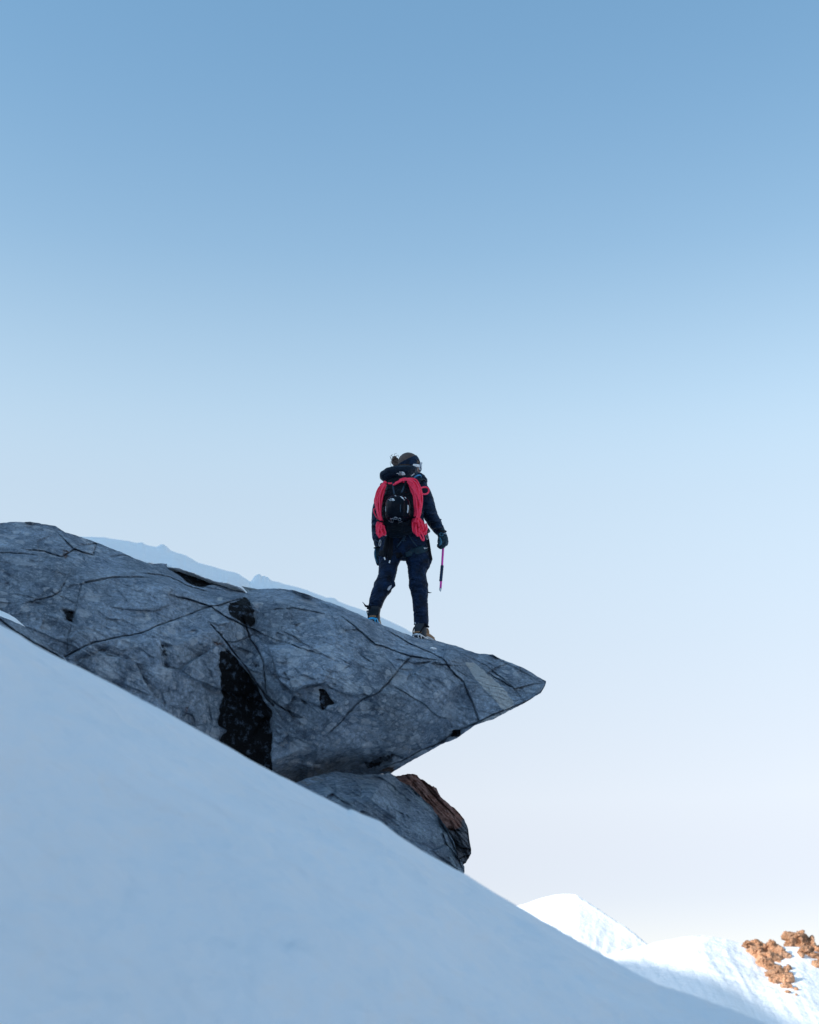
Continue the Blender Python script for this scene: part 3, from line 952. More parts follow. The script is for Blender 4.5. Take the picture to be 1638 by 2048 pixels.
snow_band('snow_bank', [(110, 1070), (160, 1073), (210, 1075), (260, 1083), (310, 1094), (345, 1102), (400, 1126), (450, 1141), (480, 1150), (500, 1164), (540, 1161), (560, 1165), (600, 1176), (640, 1190), (680, 1205), (720, 1218), (760, 1233), (800, 1252), (830, 1268), (850, 1282)],
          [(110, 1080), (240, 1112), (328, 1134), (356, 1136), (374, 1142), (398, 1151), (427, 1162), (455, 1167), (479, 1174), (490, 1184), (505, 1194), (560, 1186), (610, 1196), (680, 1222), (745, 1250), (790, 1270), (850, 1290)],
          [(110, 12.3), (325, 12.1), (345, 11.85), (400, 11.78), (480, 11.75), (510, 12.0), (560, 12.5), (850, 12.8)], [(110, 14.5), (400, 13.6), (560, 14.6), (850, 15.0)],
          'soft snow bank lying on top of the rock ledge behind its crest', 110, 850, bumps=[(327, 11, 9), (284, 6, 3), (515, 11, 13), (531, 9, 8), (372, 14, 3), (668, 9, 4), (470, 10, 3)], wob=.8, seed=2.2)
snow_band('snow_patch', A3([(-200, 540), (0, 645), (40, 662), (90, 690), (130, 725), (158, 750)]), A3([(-200, 640), (0, 690), (60, 712), (110, 738), (158, 756)]),
          [(-70, 9.3), (55, 9.5)], [(-70, 9.9), (55, 9.9)], 'small bright snow patch between the low stone and the ledge', -60, 54, wob=.2, seed=4.4, back=.4, rows=20)

# little clump of snow on the ledge
bmc = bmesh.new()
for k in range(5):
    a = random.uniform(0, 6.28)
    c = P(867 + 3.2 * math.cos(a), 1297 + .9 * math.sin(a), -.62)
    ellipsoid(bmc, c, (Vector((.016, 0, -.004)), Vector((0, .02, 0)), Vector((0, 0, .008))), 10, 8)
me = melt(bmc, .004, 2)
tag(link('snow_clump', me, M_snow_bank, origin=P(867, 1299, -.62)), 'tiny white snow clump on the ledge below the brown boot', 'snow')


# sunlit outcrops on the far snow shoulder
_h2 = bpy.data.objects['snow_hill.001']
HBV = BVHTree.FromPolygons([tuple(v.co + _h2.location) for v in _h2.data.vertices], [tuple(p.vertices) for p in _h2.data.polygons])


def lumpy_outcrop(name, pieces, rr, label, seed, amp=.22):
    """pieces: (px, py, rx px, ry px) lumps, seen at radial distance rr(py)"""
    bm = bmesh.new(); rnd_ = random.Random(int(seed * 10))
    for (x, y, rx, ry) in pieces:
        h = HBV.ray_cast(Vector((0, 0, 0)), Vector(Wn(x, y, 1.0).tolist()).normalized(), 400)
        D = h[0].y - .15 if h[0] is not None and h[0].y < 95 else 85.5
        p = Vector(Wn(x, y, D).tolist())
        s = D / FPX
        hb = bmesh.new()
        for _k in range(16):
            v = Vector((rnd_.gauss(0, 1), rnd_.gauss(0, 1), rnd_.gauss(0, 1))).normalized() * rnd_.uniform(.95, 1.3)
            hb.verts.new(p + Vector((v.x * rx * s, v.y * max(rx, ry) * s * .8, v.z * ry * s)))
        bmesh.ops.convex_hull(hb, input=hb.verts)
        for _m in range(3):
            q0 = p + Vector((rnd_.uniform(-.8, .8) * rx * s, -abs(rnd_.gauss(0, .5)) * rx * s, rnd_.uniform(-.7, .8) * ry * s)); h2 = bmesh.new()
            e0 = Vector((rnd_.uniform(.25, .55) * rx, rnd_.uniform(.4, .8) * rx, rnd_.uniform(.3, .7) * ry)) * s
            for _k in range(9): h2.verts.new(q0 + Vector((rnd_.uniform(-1, 1) * e0.x, rnd_.uniform(-1, 1) * e0.y, rnd_.uniform(-1, 1) * e0.z)))
            bmesh.ops.convex_hull(h2, input=h2.verts); t2 = bpy.data.meshes.new('h'); h2.to_mesh(t2); h2.free(); bm.from_mesh(t2); bpy.data.meshes.remove(t2)
        tm_ = bpy.data.meshes.new('h'); hb.to_mesh(tm_); hb.free(); bm.from_mesh(tm_); bpy.data.meshes.remove(tm_)
    me = melt(bm, .055, 0)
    n = len(me.vertices)
    co = np.zeros(n * 3, np.float32); me.vertices.foreach_get('co', co); co = co.reshape(-1, 3)
    no = np.zeros(n * 3, np.float32); me.vertices.foreach_get('normal', no); no = no.reshape(-1, 3)
    d = fbm(co[:, 0] * 5 + seed, co[:, 1] * 5, co[:, 2] * 5, 4, .7, ridged=True) * amp * .30
    q = fbm(co[:, 0] * 1.2, co[:, 1] * 1.2, co[:, 2] * 1.2 + seed, 3); d = d + (np.round(q * 6) / 6 - q) * amp * 2.4
    co += no * d[:, None]
    me.vertices.foreach_set('co', co.ravel()); me.update()
    add_attr(me, np.tile([0, 0, 0, 1], (n, 1)))
    o = link(name, me, M_rock_sun, origin=co.mean(0), smooth=False)
    return tag(o, label, 'rock', 'orange rocks on the far snow shoulder')


def far_D(x, y): return 85.2 - (y - 1890) * .175


def c8(pts): return [(a / 8.273 + 1440, b / 8.273 + 1840, rx * 1.2 / 8.273, ry * 1.15 / 8.273) for a, b, rx, ry in pts]


lumpy_outcrop('rock_outcrop', c8([(470, 420, 80, 60), (600, 440, 110, 80), (690, 490, 90, 100), (560, 530, 110, 80), (680, 640, 110, 100), (640, 590, 100, 80), (760, 740, 110, 80), (720, 700, 110, 80), (850, 420, 90, 70), (900, 500, 110, 110), (880, 640, 120, 110), (1000, 560, 70, 90), (1080, 600, 70, 70), (900, 780, 110, 60)]),
              far_D, 'broad orange sunlit outcrop with two humps on the snow shoulder', 1.0)
lumpy_outcrop('rock_outcrop', c8([(900, 900, 110, 60), (1010, 880, 120, 70), (1100, 800, 60, 50), (900, 1000, 70, 70), (1030, 990, 140, 90), (1130, 1000, 80, 100), (1100, 1100, 80, 60)]),
              far_D, 'smaller orange outcrop just below the two humped one', 4.0)
lumpy_outcrop('rock_outcrop', c8([(1120, 280, 80, 70), (1220, 300, 120, 100), (1340, 340, 120, 100), (1330, 430, 110, 100), (1440, 430, 120, 110), (1560, 480, 130, 110), (1250, 420, 100, 80), (1400, 520, 110, 80), (1660, 540, 120, 110), (1150, 400, 80, 90), (1120, 440, 50, 60), (1800, 620, 150, 110), (1560, 590, 80, 50)]),
              lambda x, y: far_D(x, y) + .6, 'large rounded orange outcrop highest on the snow shoulder at right', 7.0)
lumpy_outcrop('rock_outcrop', c8([(1600, 720, 90, 40), (1660, 760, 80, 40)]), far_D, 'small flat orange rock at the right edge under the large outcrop', 2.0, .1)
lumpy_outcrop('stone', c8([(1265, 1140, 36, 28)]), far_D, 'small brown stone on the snow right of the lower outcrop', 3.0, .05)
lumpy_outcrop('stone', c8([(1110, 1185, 50, 22)]), far_D, 'flat dark stone on the snow under the lower outcrop', 3.6, .05)
lumpy_outcrop('stone', c8([(1262, 1232, 26, 16)]), far_D, 'tiniest dark stone, lowest on the snow below the outcrops', 5.0, .03)

# ------------------------------------------------------------------ the climber
exec_person = True
M_jacket = fabric('jacket_navy', (.003, .014, .038), .6, .9, 50, .002, .05, spec=.2)  # wide tone range puts highlights of the folds into the navy
M_trouser = fabric('trouser_navy', (.0025, .012, .036), .65, .9, 60, .002, .04, spec=.18)  # fold highlights painted in through the tone variation, as on the jacket
M_pack = fabric('pack_black', (.002, .006, .012), .55, .45, 90, .002, .04, spec=.15)
M_lid = fabric('pack_lid_navy', (.002, .009, .022), .6, .2, 90, .002, .04, spec=.15)
M_skin = plain('skin', (.52, .33, .27), .5, 0, .4)
M_hair = plain('hair', (.095, .062, .050), .55, 0, .4, 200, .002)
M_glove = fabric('glove_teal', (.012, .04, .06), .6, .3, 100, .0015, .1)
M_glove_l = fabric('glove_light_panel', (.03, .14, .22), .6, .2, 100, .0015, .1)
M_boot = fabric('boot_dark', (.008, .018, .03), .5, .3, 100, .0015, fold=False)
M_brown = plain('boot_brown', (.30, .155, .07), .6)
M_sole = plain('sole_grey', (.45, .47, .50), .7)
M_blue = plain('blue_metal', (.03, .38, .72), .3, .4)
M_steel = plain('steel', (.55, .58, .62), .3, .8)
M_white = plain('white_plastic', (.82, .84, .86), .45)
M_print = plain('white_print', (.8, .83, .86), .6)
M_grey_trim = plain('grey_trim', (.48, .50, .55), .6)
M_magenta = plain('magenta_metal', (.72, .045, .42), .35, .25)
M_grip = fabric('grip_tape', (.01, .035, .085), .7, .3, 200, .002, fold=False)
M_strap = plain('black_strap', (.002, .004, .009), .6, 0, .15)
M_sling = plain('blue_strap', (.01, .04, .075), .6)
M_tealband = fabric('teal_webbing', (.008, .035, .055), .7, .3, 120, .001, fold=False)
M_bluetrim = plain('blue_trim', (.05, .26, .50), .5)
M_lens = plain('goggle_lens', (.55, .66, .74), .08, 0, .8, 20, .0)
M_lens.node_tree.nodes['Principled BSDF'].inputs['Transmission Weight'].default_value = .75
M_helmet = plain('helmet_gloss', (.001, .004, .010), .3, 0, .10, 6, .003)

M_rope, _nt, _b = new_mat('rope_pink')
_geo = N(_nt, 'ShaderNodeNewGeometry').outputs['Position']
_n = noise_tex(_nt, _geo, 120, 2)
_nt.links.new(ramp(_nt, _n, [(.35, (1.0, .008, .06)), (.65, (1.0, .05, .13))]), _b.inputs['Base Color'])
_b.inputs['Roughness'].default_value = .6
_b.inputs['Sheen Weight'].default_value = 0.0
_b.inputs['Sheen Tint'].default_value = (1, .12, .25, 1)
bump(_nt, _b, _n, .002)

FOOT = P(800, 1262)
person = thing('person', FOOT, 'climber in dark navy jacket and trousers standing on the ledge, seen from behind, looking right', 'person')


def row(bm, rows, seg=18, sub=3, flat=.8, dyd=0.0, **kw):
    """rows: (px, py, r_px[, dy[, depth_ratio]])"""
    pts, rad = [], []
    for q in rows:
        dy = q[3] if len(q) > 3 else dyd
        fl = q[4] if len(q) > 4 else flat
        pts.append(P(q[0], q[1], dy)); rad.append((q[2] * PX, q[2] * PX * fl))
    tube(bm, pts, rad, seg=seg, sub=sub, **kw)


# head frame
hf = Vector((.86, .50, -.10)).normalized()          # where the face points
hu = Vector((.10, .05, 1)); hu = (hu - hf * hu.dot(hf)).normalized()
hs = hu.cross(hf)                                   # towards her left
HC = P(818.5, 930, .02)


def H(f, s, u): return HC + hf * f + hs * s + hu * u


ARM_R = [(840, 972, 13), (846, 984, 14.5), (853, 1003, 15.5), (858, 1024, 15), (868, 1044, 13.5), (877, 1058, 11), (881, 1064, 9.5)]
ARM_L = [(776, 974, 12), (767, 988, 13.5), (760, 1010, 13.5), (756, 1034, 13), (756, 1052, 12.5), (756, 1070, 12), (758, 1086, 10), (759, 1094, 8.5)]
LEG_L = [(786, 1078, 26), (782, 1100, 24.5), (779, 1117, 22), (776.5, 1133, 18.5), (774, 1150, 17.5), (770, 1163, 17.5), (766, 1173, 19), (759, 1186, 16), (753.5, 1200, 14.5), (750.5, 1212, 12.8), (750, 1215, 12.5)]
LEG_R = [(830, 1078, 26), (834, 1100, 24.5), (836, 1115, 25), (836.5, 1127, 24), (835, 1138, 19.5), (834.5, 1150, 17.5), (836, 1162, 18), (837, 1171, 19.5), (838.5, 1182, 17), (840, 1200, 15.2), (842, 1225, 14.4), (842.5, 1244, 14), (842.5, 1250, 13.6)]
DYR = [-.02, 0, .03, .05, .03, -.02, -.05]
DYL = [0, 0, .0, .02, .03, .04, .03, .02]


def withdy(rows, dys):
    dys = list(dys) + [dys[-1]] * len(rows)
    return [tuple(r) + (d,) for r, d in zip(rows, dys)]


def build_body():
    bm = bmesh.new()
    # head
    ellipsoid(bm, H(-.012, 0, .022), (hf * .092, hs * .073, hu * .088), 28, 20)
    ellipsoid(bm, H(.022, 0, -.035), (hf * .062, hs * .056, hu * .080), 24, 16)
    ellipsoid(bm, H(.048, 0, -.088), (hf * .030, hs * .030, hu * .024), 16, 12)          # chin
    tube(bm, [H(.078, 0, .012), H(.095, 0, -.012), H(.112, 0, -.034), H(.098, 0, -.042)], [.010, .011, .013, .010], 10, 3)  # nose
    for s in (-1, 1):
        ellipsoid(bm, H(.062, s * .036, -.022), (hf * .024, hs * .022, hu * .022), 14, 10)   # cheek
        ellipsoid(bm, H(-.008, s * .075, -.012), (hf * .018, hs * .008, hu * .030), 12, 10)  # ear
        ellipsoid(bm, H(.070, s * .030, .018), (hf * .014, hs * .018, hu * .008), 12, 8)     # brow
    ellipsoid(bm, H(.078, 0, -.060), (hf * .014, hs * .024, hu * .006), 12, 8)
    ellipsoid(bm, H(.077, 0, -.071), (hf * .013, hs * .021, hu * .007), 12, 8)
    row(bm, [(815, 936, 12), (812, 950, 11.5), (808, 966, 14)], flat=.95)
    row(bm, [(809, 960, 26), (808, 975, 34), (806, 1000, 34), (806, 1030, 31), (807, 1055, 32), (808, 1080, 38), (808, 1095, 34)], flat=.55)
    row(bm, withdy([(r[0], r[1], r[2] * .55) for r in ARM_R], DYR), flat=1)
    row(bm, withdy([(r[0], r[1], r[2] * .55) for r in ARM_L], DYL), flat=1)
    row(bm, [(r[0], r[1], r[2] * .6) for r in LEG_L] + [(747, 1234, 4, .04)], flat=1)
    row(bm, [(r[0], r[1], r[2] * .6) for r in LEG_R] + [(843, 1266, 4, .03)], flat=1)
    row(bm, [(881, 1062, 6, -.05), (884, 1074, 7, -.05), (886, 1084, 6, -.05)], flat=.7)
    row(bm, [(759, 1092, 5, .02), (759, 1104, 6, .02), (760, 1114, 5, .02)], flat=.7)
    me = melt(bm, .006, 3)
    return link('body', me, M_skin, person)


body = build_body()

# eyes as small sub-parts
M_eye = plain('eye_white', (.75, .74, .72), .25)
for s in (-1, 1):
    bm = bmesh.new(); ellipsoid(bm, H(.074, s * .030, .004), (hf * .010, hs * .012, hu * .008), 12, 8)
    link('eye', to_mesh(bm), M_eye, body)


def shell(cond, k, mat, name, th=.006, noise=0.0, parent=person, offc=(-.006, 0, .014)):
    bm = bmesh.new()
    c = H(*offc)
    ellipsoid(bm, c, (hf * .099 * k, hs * .079 * k, hu * .098 * k), 150, 110)
    dele = []
    for f in bm.faces:
        p = f.calc_center_median() - c
        if not cond(p.dot(hf) / .1, p.dot(hs) / .1, p.dot(hu) / .1):
            dele.append(f)
    bmesh.ops.delete(bm, geom=dele, context='FACES')
    me = to_mesh(bm)
    me = evaluated(me, [('SOLIDIFY', dict(thickness=th, offset=0.0))])
    if noise:
        n = len(me.vertices); co = np.zeros(n * 3, np.float32); me.vertices.foreach_get('co', co); co = co.reshape(-1, 3)
        d = fbm(co[:, 0] * 20, co[:, 1] * 20, co[:, 2] * 90, 3) * noise
        cc = np.array(c); v = co - cc; v /= np.linalg.norm(v, axis=1)[:, None]
        co += v * d[:, None]; me.vertices.foreach_set('co', co.ravel()); me.update()
    return link(name, me, mat, parent)


hair = shell(lambda f, s, u: u > -.55 + .35 * f or (f < -.1 and u > -.75), 1.0, M_hair, 'hair', .010, .006)
# bun with loose strands
bm = bmesh.new()
BC = P(789.5, 918.5, .03)
for k in range(9):
    v = Vector((random.gauss(0, 1), random.gauss(0, 1), random.gauss(0, 1))).normalized()
    ellipsoid(bm, BC + v * .017, (Vector((.018, 0, .004)), Vector((0, .018, 0)), Vector((0, 0, .015))), 12, 8)
row(bm, [(789, 920, 4.5, .03), (795, 924, 4.0, .03), (800, 926, 4.5, .03)], flat=1)
row(bm, [(785, 924, 3, .03), (791, 930, 3.2, .03), (798, 930, 3, .03)], flat=1)
me = melt(bm, .004, 1, [(.010, 40, 40, 40, True)])
link('hair_bun', me, M_hair, hair)
bm = bmesh.new()
for pts in ([(784, 922), (780.5, 924), (781, 929), (783, 933)], [(786, 914), (783, 911), (785, 908.5)], [(790, 912), (789, 908), (793, 907)], [(783, 917), (780, 913), (784, 911)], [(792, 912), (796, 910), (797, 914)], [(783, 920), (781, 917), (782, 914)]):
    tube(bm, [P(x, y, .03) for x, y in pts], .0016, 6, 4)
link('hair_wisp', to_mesh(bm), M_hair, hair)

headband = shell(lambda f, s, u: (.62 * f - .80 * u * 1.0) > -.36 and u > (-.46 if f < .35 else .26) and (f < .86 or u > .2), 1.075, M_jacket, 'headband', .008)
# goggles: strap, frame, lens
bm = bmesh.new()
pts = []
for k in range(13):
    a = math.radians(-8 - k * 7.0)       # from the front round her right side
    pts.append(H(-.006 + .115 * math.cos(a), .093 * math.sin(a), .012 - .0045 * k))
ribbon(bm, pts, hu, .028, .007)
strap = link('goggle_strap', to_mesh(bm), M_white, person)
strap.name = 'goggles'
bm = bmesh.new()
fr = []
for k in range(28):
    a = 2 * math.pi * k / 28
    ss = .078 * math.cos(a); uu = .042 * math.sin(a) * (1 - .25 * (math.sin(a) < 0) * abs(math.cos(a) < .3))
    fr.append(H(.118 - 7.5 * ss * ss, ss, .004 + uu))
tube(bm, fr, .0065, 8, 1, closed=True)
link('goggle_frame', to_mesh(bm), M_grey_trim, strap)
bm = bmesh.new()
gv = [[bm.verts.new(H(.127 - 7.5 * (ss * rr_) ** 2 - .012 * rr_ * rr_, ss * rr_, .004 + uu * rr_)) for (ss, uu) in [(.078 * math.cos(2 * math.pi * k / 28), .042 * math.sin(2 * math.pi * k / 28)) for k in range(28)]] for rr_ in (1.0, .75, .5, .25)]
cv = bm.verts.new(H(.127, 0, .004))
for i in range(3):
    for k in range(28): bm.faces.new((gv[i][k], gv[i][(k + 1) % 28], gv[i + 1][(k + 1) % 28], gv[i + 1][k]))
for k in range(28): bm.faces.new((gv[3][k], gv[3][(k + 1) % 28], cv))
me = evaluated(to_mesh(bm), [('SOLIDIFY', dict(thickness=.003, offset=0.0))])
link('goggle_lens', me, M_lens, strap)

# jacket -----------------------------------------------------------
bm = bmesh.new()
row(bm, [(808, 962, 30, 0), (808, 970, 40, 0), (807, 985, 44, .0), (806, 1010, 42, .0), (806, 1035, 41, .0), (808, 1055, 43, .0), (809, 1068, 46, .0), (809, 1076, 45, .0)], flat=.56, sub=3, seg=28)
row(bm, [(816, 948, 20, .01), (814, 957, 25, .01), (810, 968, 30, .01)], flat=.8, dome=False)
row(bm, [(820, 938, 15, .02), (818.5, 944, 19, .02), (817, 950, 21, .02)], flat=.95, dome=False)      # raised collar
row(bm, [(838, 950, 6, .03), (843, 956, 9, .02), (846, 962, 10, .02)], flat=1)
row(bm, [(799, 938, 6, .0), (795, 944, 9, .0), (790, 952, 10, .0)], flat=1)
row(bm, withdy(ARM_R, DYR), flat=.95, sub=4)
row(bm, withdy(ARM_L, DYL), flat=.95, sub=4)
# sleeve folds
for (x0, y0, x1, y1, r, d) in ((851, 1027, 872, 1024, 2.4, -.0), (859, 1043, 882, 1039, 2.2, -.03), (868, 1056, 886, 1052, 2.0, -.06),
                               (747, 1047, 762, 1050, 2.6, -.01), (748, 1064, 762, 1067, 2.2, .0), (750, 1080, 764, 1082, 2.0, .0)):
    row(bm, [(x0, y0, r * .8, d), ((x0 + x1) / 2, (y0 + y1) / 2 + 2, r, d - .055), (x1, y1, r * .8, d)], flat=1, seg=10)
me = melt(bm, .007, 3, [(.010, 9, 9, 16, False), (.006, 26, 26, 30, True)])
jacket = link('jacket', me, M_jacket, person)
bm = bmesh.new(); row(bm, [(829, 955, 1.6, -.10), (835, 951, 1.8, -.09), (841, 950.5, 1.8, -.06), (842.5, 955, 1.5, -.05)], flat=.6)
link('collar_trim', to_mesh(bm), M_bluetrim, jacket)
bm = bmesh.new(); row(bm, [(783, 1065, 1.0, -.17), (792, 1066, 1.0, -.175), (800, 1065.6, 1.0, -.17)], flat=.6)
link('hem_piping', to_mesh(bm), M_bluetrim, jacket)

# trousers ---------------------------------------------------------
bm = bmesh.new()
row(bm, [(808, 1062, 43, .0, .6), (808, 1075, 46, .0, .62), (808, 1090, 47, .0, .62), (808, 1098, 44, .0, .6)], seg=28)
row(bm, LEG_L, flat=1.0, sub=4, seg=20, dome=False)
row(bm, LEG_R, flat=1.0, sub=4, seg=20, dome=False)
row(bm, [(852, 1108, 8, -.0), (857, 1118, 8, -.02), (853, 1129, 7, -.0)], flat=1)      # thigh pocket
for (x0, y0, x1, y1, r) in ((820, 1155, 851, 1152, 2.4), (820, 1168, 855, 1167, 2.8), (822, 1180, 853, 1178, 2.2), (815, 1128, 845, 1143, 1.8), (762, 1153, 788, 1151, 2.2), (758, 1166, 788, 1168, 2.8), (828, 1220, 853, 1222, 1.7), (744, 1196, 765, 1201, 1.6)):
    row(bm, [(x0, y0, r * .8, -.03), ((x0 + x1) / 2, (y0 + y1) / 2 + 1.5, r, -.085), (x1, y1, r * .8, -.03)], flat=1, seg=10)
row(bm, [(784, 1163, 4, -.02), (788, 1170, 3.4, -.02), (779, 1178, 3, -.03)], flat=1)
me = melt(bm, .007, 2, [(.010, 8, 8, 14, False), (.007, 24, 24, 34, True)])
trousers = link('trousers', me, M_trouser, person)
# grey knee panel inner left
bm = bmesh.new(); row(bm, [(781, 1170, 2.6, -.055), (779, 1175, 3.0, -.062), (776, 1180, 2.0, -.06)], flat=.5)
link('knee_panel', to_mesh(bm), M_grey_trim, trousers)
bm = bmesh.new(); row(bm, [(855, 1184, 1.6, .0), (859, 1185.5, 1.0, .0), (863, 1185, .4, .0)], flat=1)
link('ankle_strap_tail', to_mesh(bm), M_strap, trousers)

# harness ----------------------------------------------------------
bm = bmesh.new()
ring = []
for k in range(30):
    a = 2 * math.pi * k / 30
    ring.append(P(808 + 47 * math.cos(a), 1063.5, .0) + Vector((0, -.155 * math.sin(a) - 0.0, 0)))
tube(bm, ring, [(.016, .006)] * 30, 8, 1, side=Vector((0, 0, 1)), closed=True)
harness = link('harness', to_mesh(bm), M_strap, person)
TBV = BVHTree.FromPolygons([tuple(v.co + FOOT) for v in trousers.data.vertices], [tuple(p.vertices) for p in trousers.data.polygons])


def onto(bvh, px, py, off=.004, y0=-1.2, d=None):
    """first surface met by the sight line through a pixel, moved off the surface"""
    o = Vector((0, 0, 0)); dr = P(px, py).normalized()
    start = dr * 9.0
    hit = bvh.ray_cast(start, dr, 6.0)
    if hit[0] is None:
        return P(px, py, d if d is not None else -.12)
    return hit[0] + hit[1] * off


def strap_on(bm, bvh, pts, w, th=.004, off=.004, sub=3):
    q = [onto(bvh, x, y, off) for x, y in pts]
    rad = [(w / 2, th / 2)] * len(q)
    # wide axis lies across the strap within the picture plane
    d = (q[-1] - q[0]).normalized(); wd = d.cross(Vector((0, 1, 0)))
    tube(bm, q, rad, 8, sub, side=wd, dome=False)


bm = bmesh.new()
strap_on(bm, TBV, [(814, 1066), (808, 1075), (801, 1084), (793, 1095)], .010)
strap_on(bm, TBV, [(814, 1066), (820, 1075), (827, 1085), (834, 1093)], .010)
link('riser_strap', to_mesh(bm), M_sling, harness)
bm = bmesh.new()
strap_on(bm, TBV, [(813, 1066), (810, 1074), (807.5, 1080), (806, 1082)], .012, off=.010)
strap_on(bm, TBV, [(804, 1081), (808, 1081), (812, 1082)], .008, off=.010)
link('belay_loop', to_mesh(bm), M_sling, harness)
# leg loop on right thigh
bm = bmesh.new()
strap_on(bm, TBV, [(811, 1106), (822, 1105), (834, 1102), (846, 1098), (857, 1092.5)], .070, .006, .003)
lp = link('leg_loop', to_mesh(bm), M_tealband, harness)
bm = bmesh.new()
strap_on(bm, TBV, [(760, 1104), (770, 1108), (782, 1111), (795, 1110), (803, 1106)], .062, .006, .003)
link('leg_loop', to_mesh(bm), M_strap, harness)
LBV = BVHTree.FromPolygons([tuple(v.co + wloc(lp)) for v in lp.data.vertices], [tuple(p.vertices) for p in lp.data.polygons])
bm = bmesh.new()
for (a, b) in (((847.5, 1095.5), (849, 1098.2)), ((849, 1098), (850, 1095.8)), ((850.8, 1097.2), (852.6, 1096.6)), ((853.4, 1096.2), (854.4, 1095.8)), ((855, 1095.4), (856.4, 1094.9))):
    tube(bm, [onto(LBV, *a, .003, d=-.13), onto(LBV, *b, .003, d=-.13)], .0032, 6, 1)
link('leg_loop_print', to_mesh(bm), M_print, lp)
# hanging gear
bm = bmesh.new()
row(bm, [(853, 1065, 2.2, -.08), (856, 1078, 2.4, -.09), (858, 1092, 2.6, -.09), (860, 1106, 2.6, -.08), (862.5, 1119, 2.8, -.07)], flat=.5)
link('gear_sling', to_mesh(bm), M_strap, harness)
bm = bmesh.new()
row(bm, [(777, 1070, 3, -.13), (774, 1084, 5, -.16), (772, 1098, 6, -.17), (770, 1112, 3, -.15)], flat=.5)
row(bm, [(783, 1070, 3, -.13), (781, 1086, 5, -.16), (779.5, 1104, 6, -.17), (779, 1120, 3, -.15)], flat=.5)
link('gear_sling', to_mesh(bm), M_strap, harness)


def ringm(cx, cy, rx, ry, dy, rot=0, r=.0028, n=20):
    b = bmesh.new()
    pts = []
    for k in range(n):
        a = 2 * math.pi * k / n
        x, y = rx * math.cos(a), ry * math.sin(a)
        pts.append(P(cx + x * math.cos(rot) - y * math.sin(rot), cy + x * math.sin(rot) + y * math.cos(rot), dy))
    tube(b, pts, r, 6, 1, closed=True)
    return to_mesh(b)


link('carabiner', ringm(760, 1086, 1.8, 6.5, -.12, .12), M_steel, harness)
link('carabiner', ringm(854, 1074, 2.2, 5, -.12, -.1), M_steel, harness)
link('carabiner', ringm(771.5, 1068, 1.2, 4, -.24, 0), M_steel, harness)
for (x, y, a) in ((769.3, 1117, .5), (779.2, 1123.5, -.6)):
    bm = bmesh.new(); row(bm, [(x - 1.2 * math.sin(a), y - 2, 1.3, -.17), (x + 1.2 * math.sin(a), y + 2, 1.3, -.17)], flat=.8)
    link('ice_screw_tip', to_mesh(bm), M_white, harness)


# gloves -----------------------------------------------------------
def finger(bm, pts, r0, r1):
    n = len(pts)
    tube(bm, pts, [r0 + (r1 - r0) * i / (n - 1) for i in range(n)], 10, 3)


bm = bmesh.new()
D0 = -.05
row(bm, [(881, 1062, 9.5, D0, .9), (883, 1068, 9, D0, .8), (886, 1075, 9.8, D0, .62), (888, 1084, 9.2, D0, .55), (887.5, 1089, 8, D0, .5)], seg=18)
# four fingers close round the shaft; the thumb closes from the left
for k, (bx_, by_, ln) in enumerate(((892, 1084, 1.0), (889.5, 1087, 1.06), (886.5, 1088.5, 1.0), (883.5, 1088, .85))):
    dd = D0 - .028 + .018 * k
    finger(bm, [P(bx_, by_, dd), P(bx_ - .5, by_ + 5 * ln, dd - .006), P(bx_ - 5, by_ + 8 * ln, dd - .004), P(bx_ - 9 * ln, by_ + 5 * ln, dd + .006), P(bx_ - 9 * ln, by_ + 1, dd + .016)], .0115, .009)
finger(bm, [P(880, 1071, D0 - .01), P(877.5, 1079, D0 - .03), P(877.5, 1086, D0 - .035), P(881, 1089, D0 - .035)], .0125, .010)
me = melt(bm, .004, 2, [(.003, 40, 40, 40, False)])
glove = link('glove', me, M_glove, person)
bm = bmesh.new()
row(bm, [(879.5, 1075, 1.6, D0 - .045), (882, 1082, 2.0, D0 - .062), (881.5, 1087, 2.2, D0 - .066), (879, 1090, 1.8, D0 - .06)], flat=.6)
link('glove_panel', to_mesh(bm), M_glove_l, glove)
link('cuff_pull', ringm(882.8, 1068.8, 3.4, 3.0, D0 - .052, .1, .0042), M_glove_l, glove)
bm = bmesh.new(); row(bm, [(876, 1061, 2.4, D0 - .04), (883, 1064, 2.8, D0 - .045), (889, 1062.5, 2.6, D0 - .01), (892, 1063, 2.2, D0)], flat=.7)
link('cuff_strap', to_mesh(bm), M_strap, glove)

bm = bmesh.new()
D1 = .02
row(bm, [(759, 1092, 8, D1, .8), (758, 1098, 8, D1, .7), (757.5, 1106, 8.3, D1, .62), (758, 1113, 7.6, D1, .5)], seg=18)
for k, (bx_, ln) in enumerate(((752.5, .92), (756, 1.05), (759.5, 1.0), (763, .8))):
    finger(bm, [P(bx_, 1112, D1), P(bx_ - .3 + k * .3, 1119 * 1.0, D1 + .004), P(bx_ + 1 + k * .2, 1119 + 6.5 * ln, D1 + .012), P(bx_ + 3, 1119 + 12 * ln, D1 + .026)], .0105, .008)
finger(bm, [P(764, 1099, D1 - .01), P(767, 1105, D1 - .02), P(767, 1113, D1 - .02)], .0115, .0095)
me = melt(bm, .004, 2, [(.003, 40, 40, 40, False)])
glove2 = link('glove', me, M_glove, person)
bm = bmesh.new(); row(bm, [(751, 1098, 1.6, D1 - .03), (749.8, 1106, 1.9, D1 - .02), (751, 1116, 1.9, D1 - .02), (755, 1126, 1.5, D1)], flat=.8)
link('glove_panel', to_mesh(bm), M_glove_l, glove2)
bm = bmesh.new(); row(bm, [(749, 1096, 2.2, D1 - .02), (757, 1094, 2.6, D1 - .06), (766, 1095, 2.2, D1 - .03)], flat=.7)
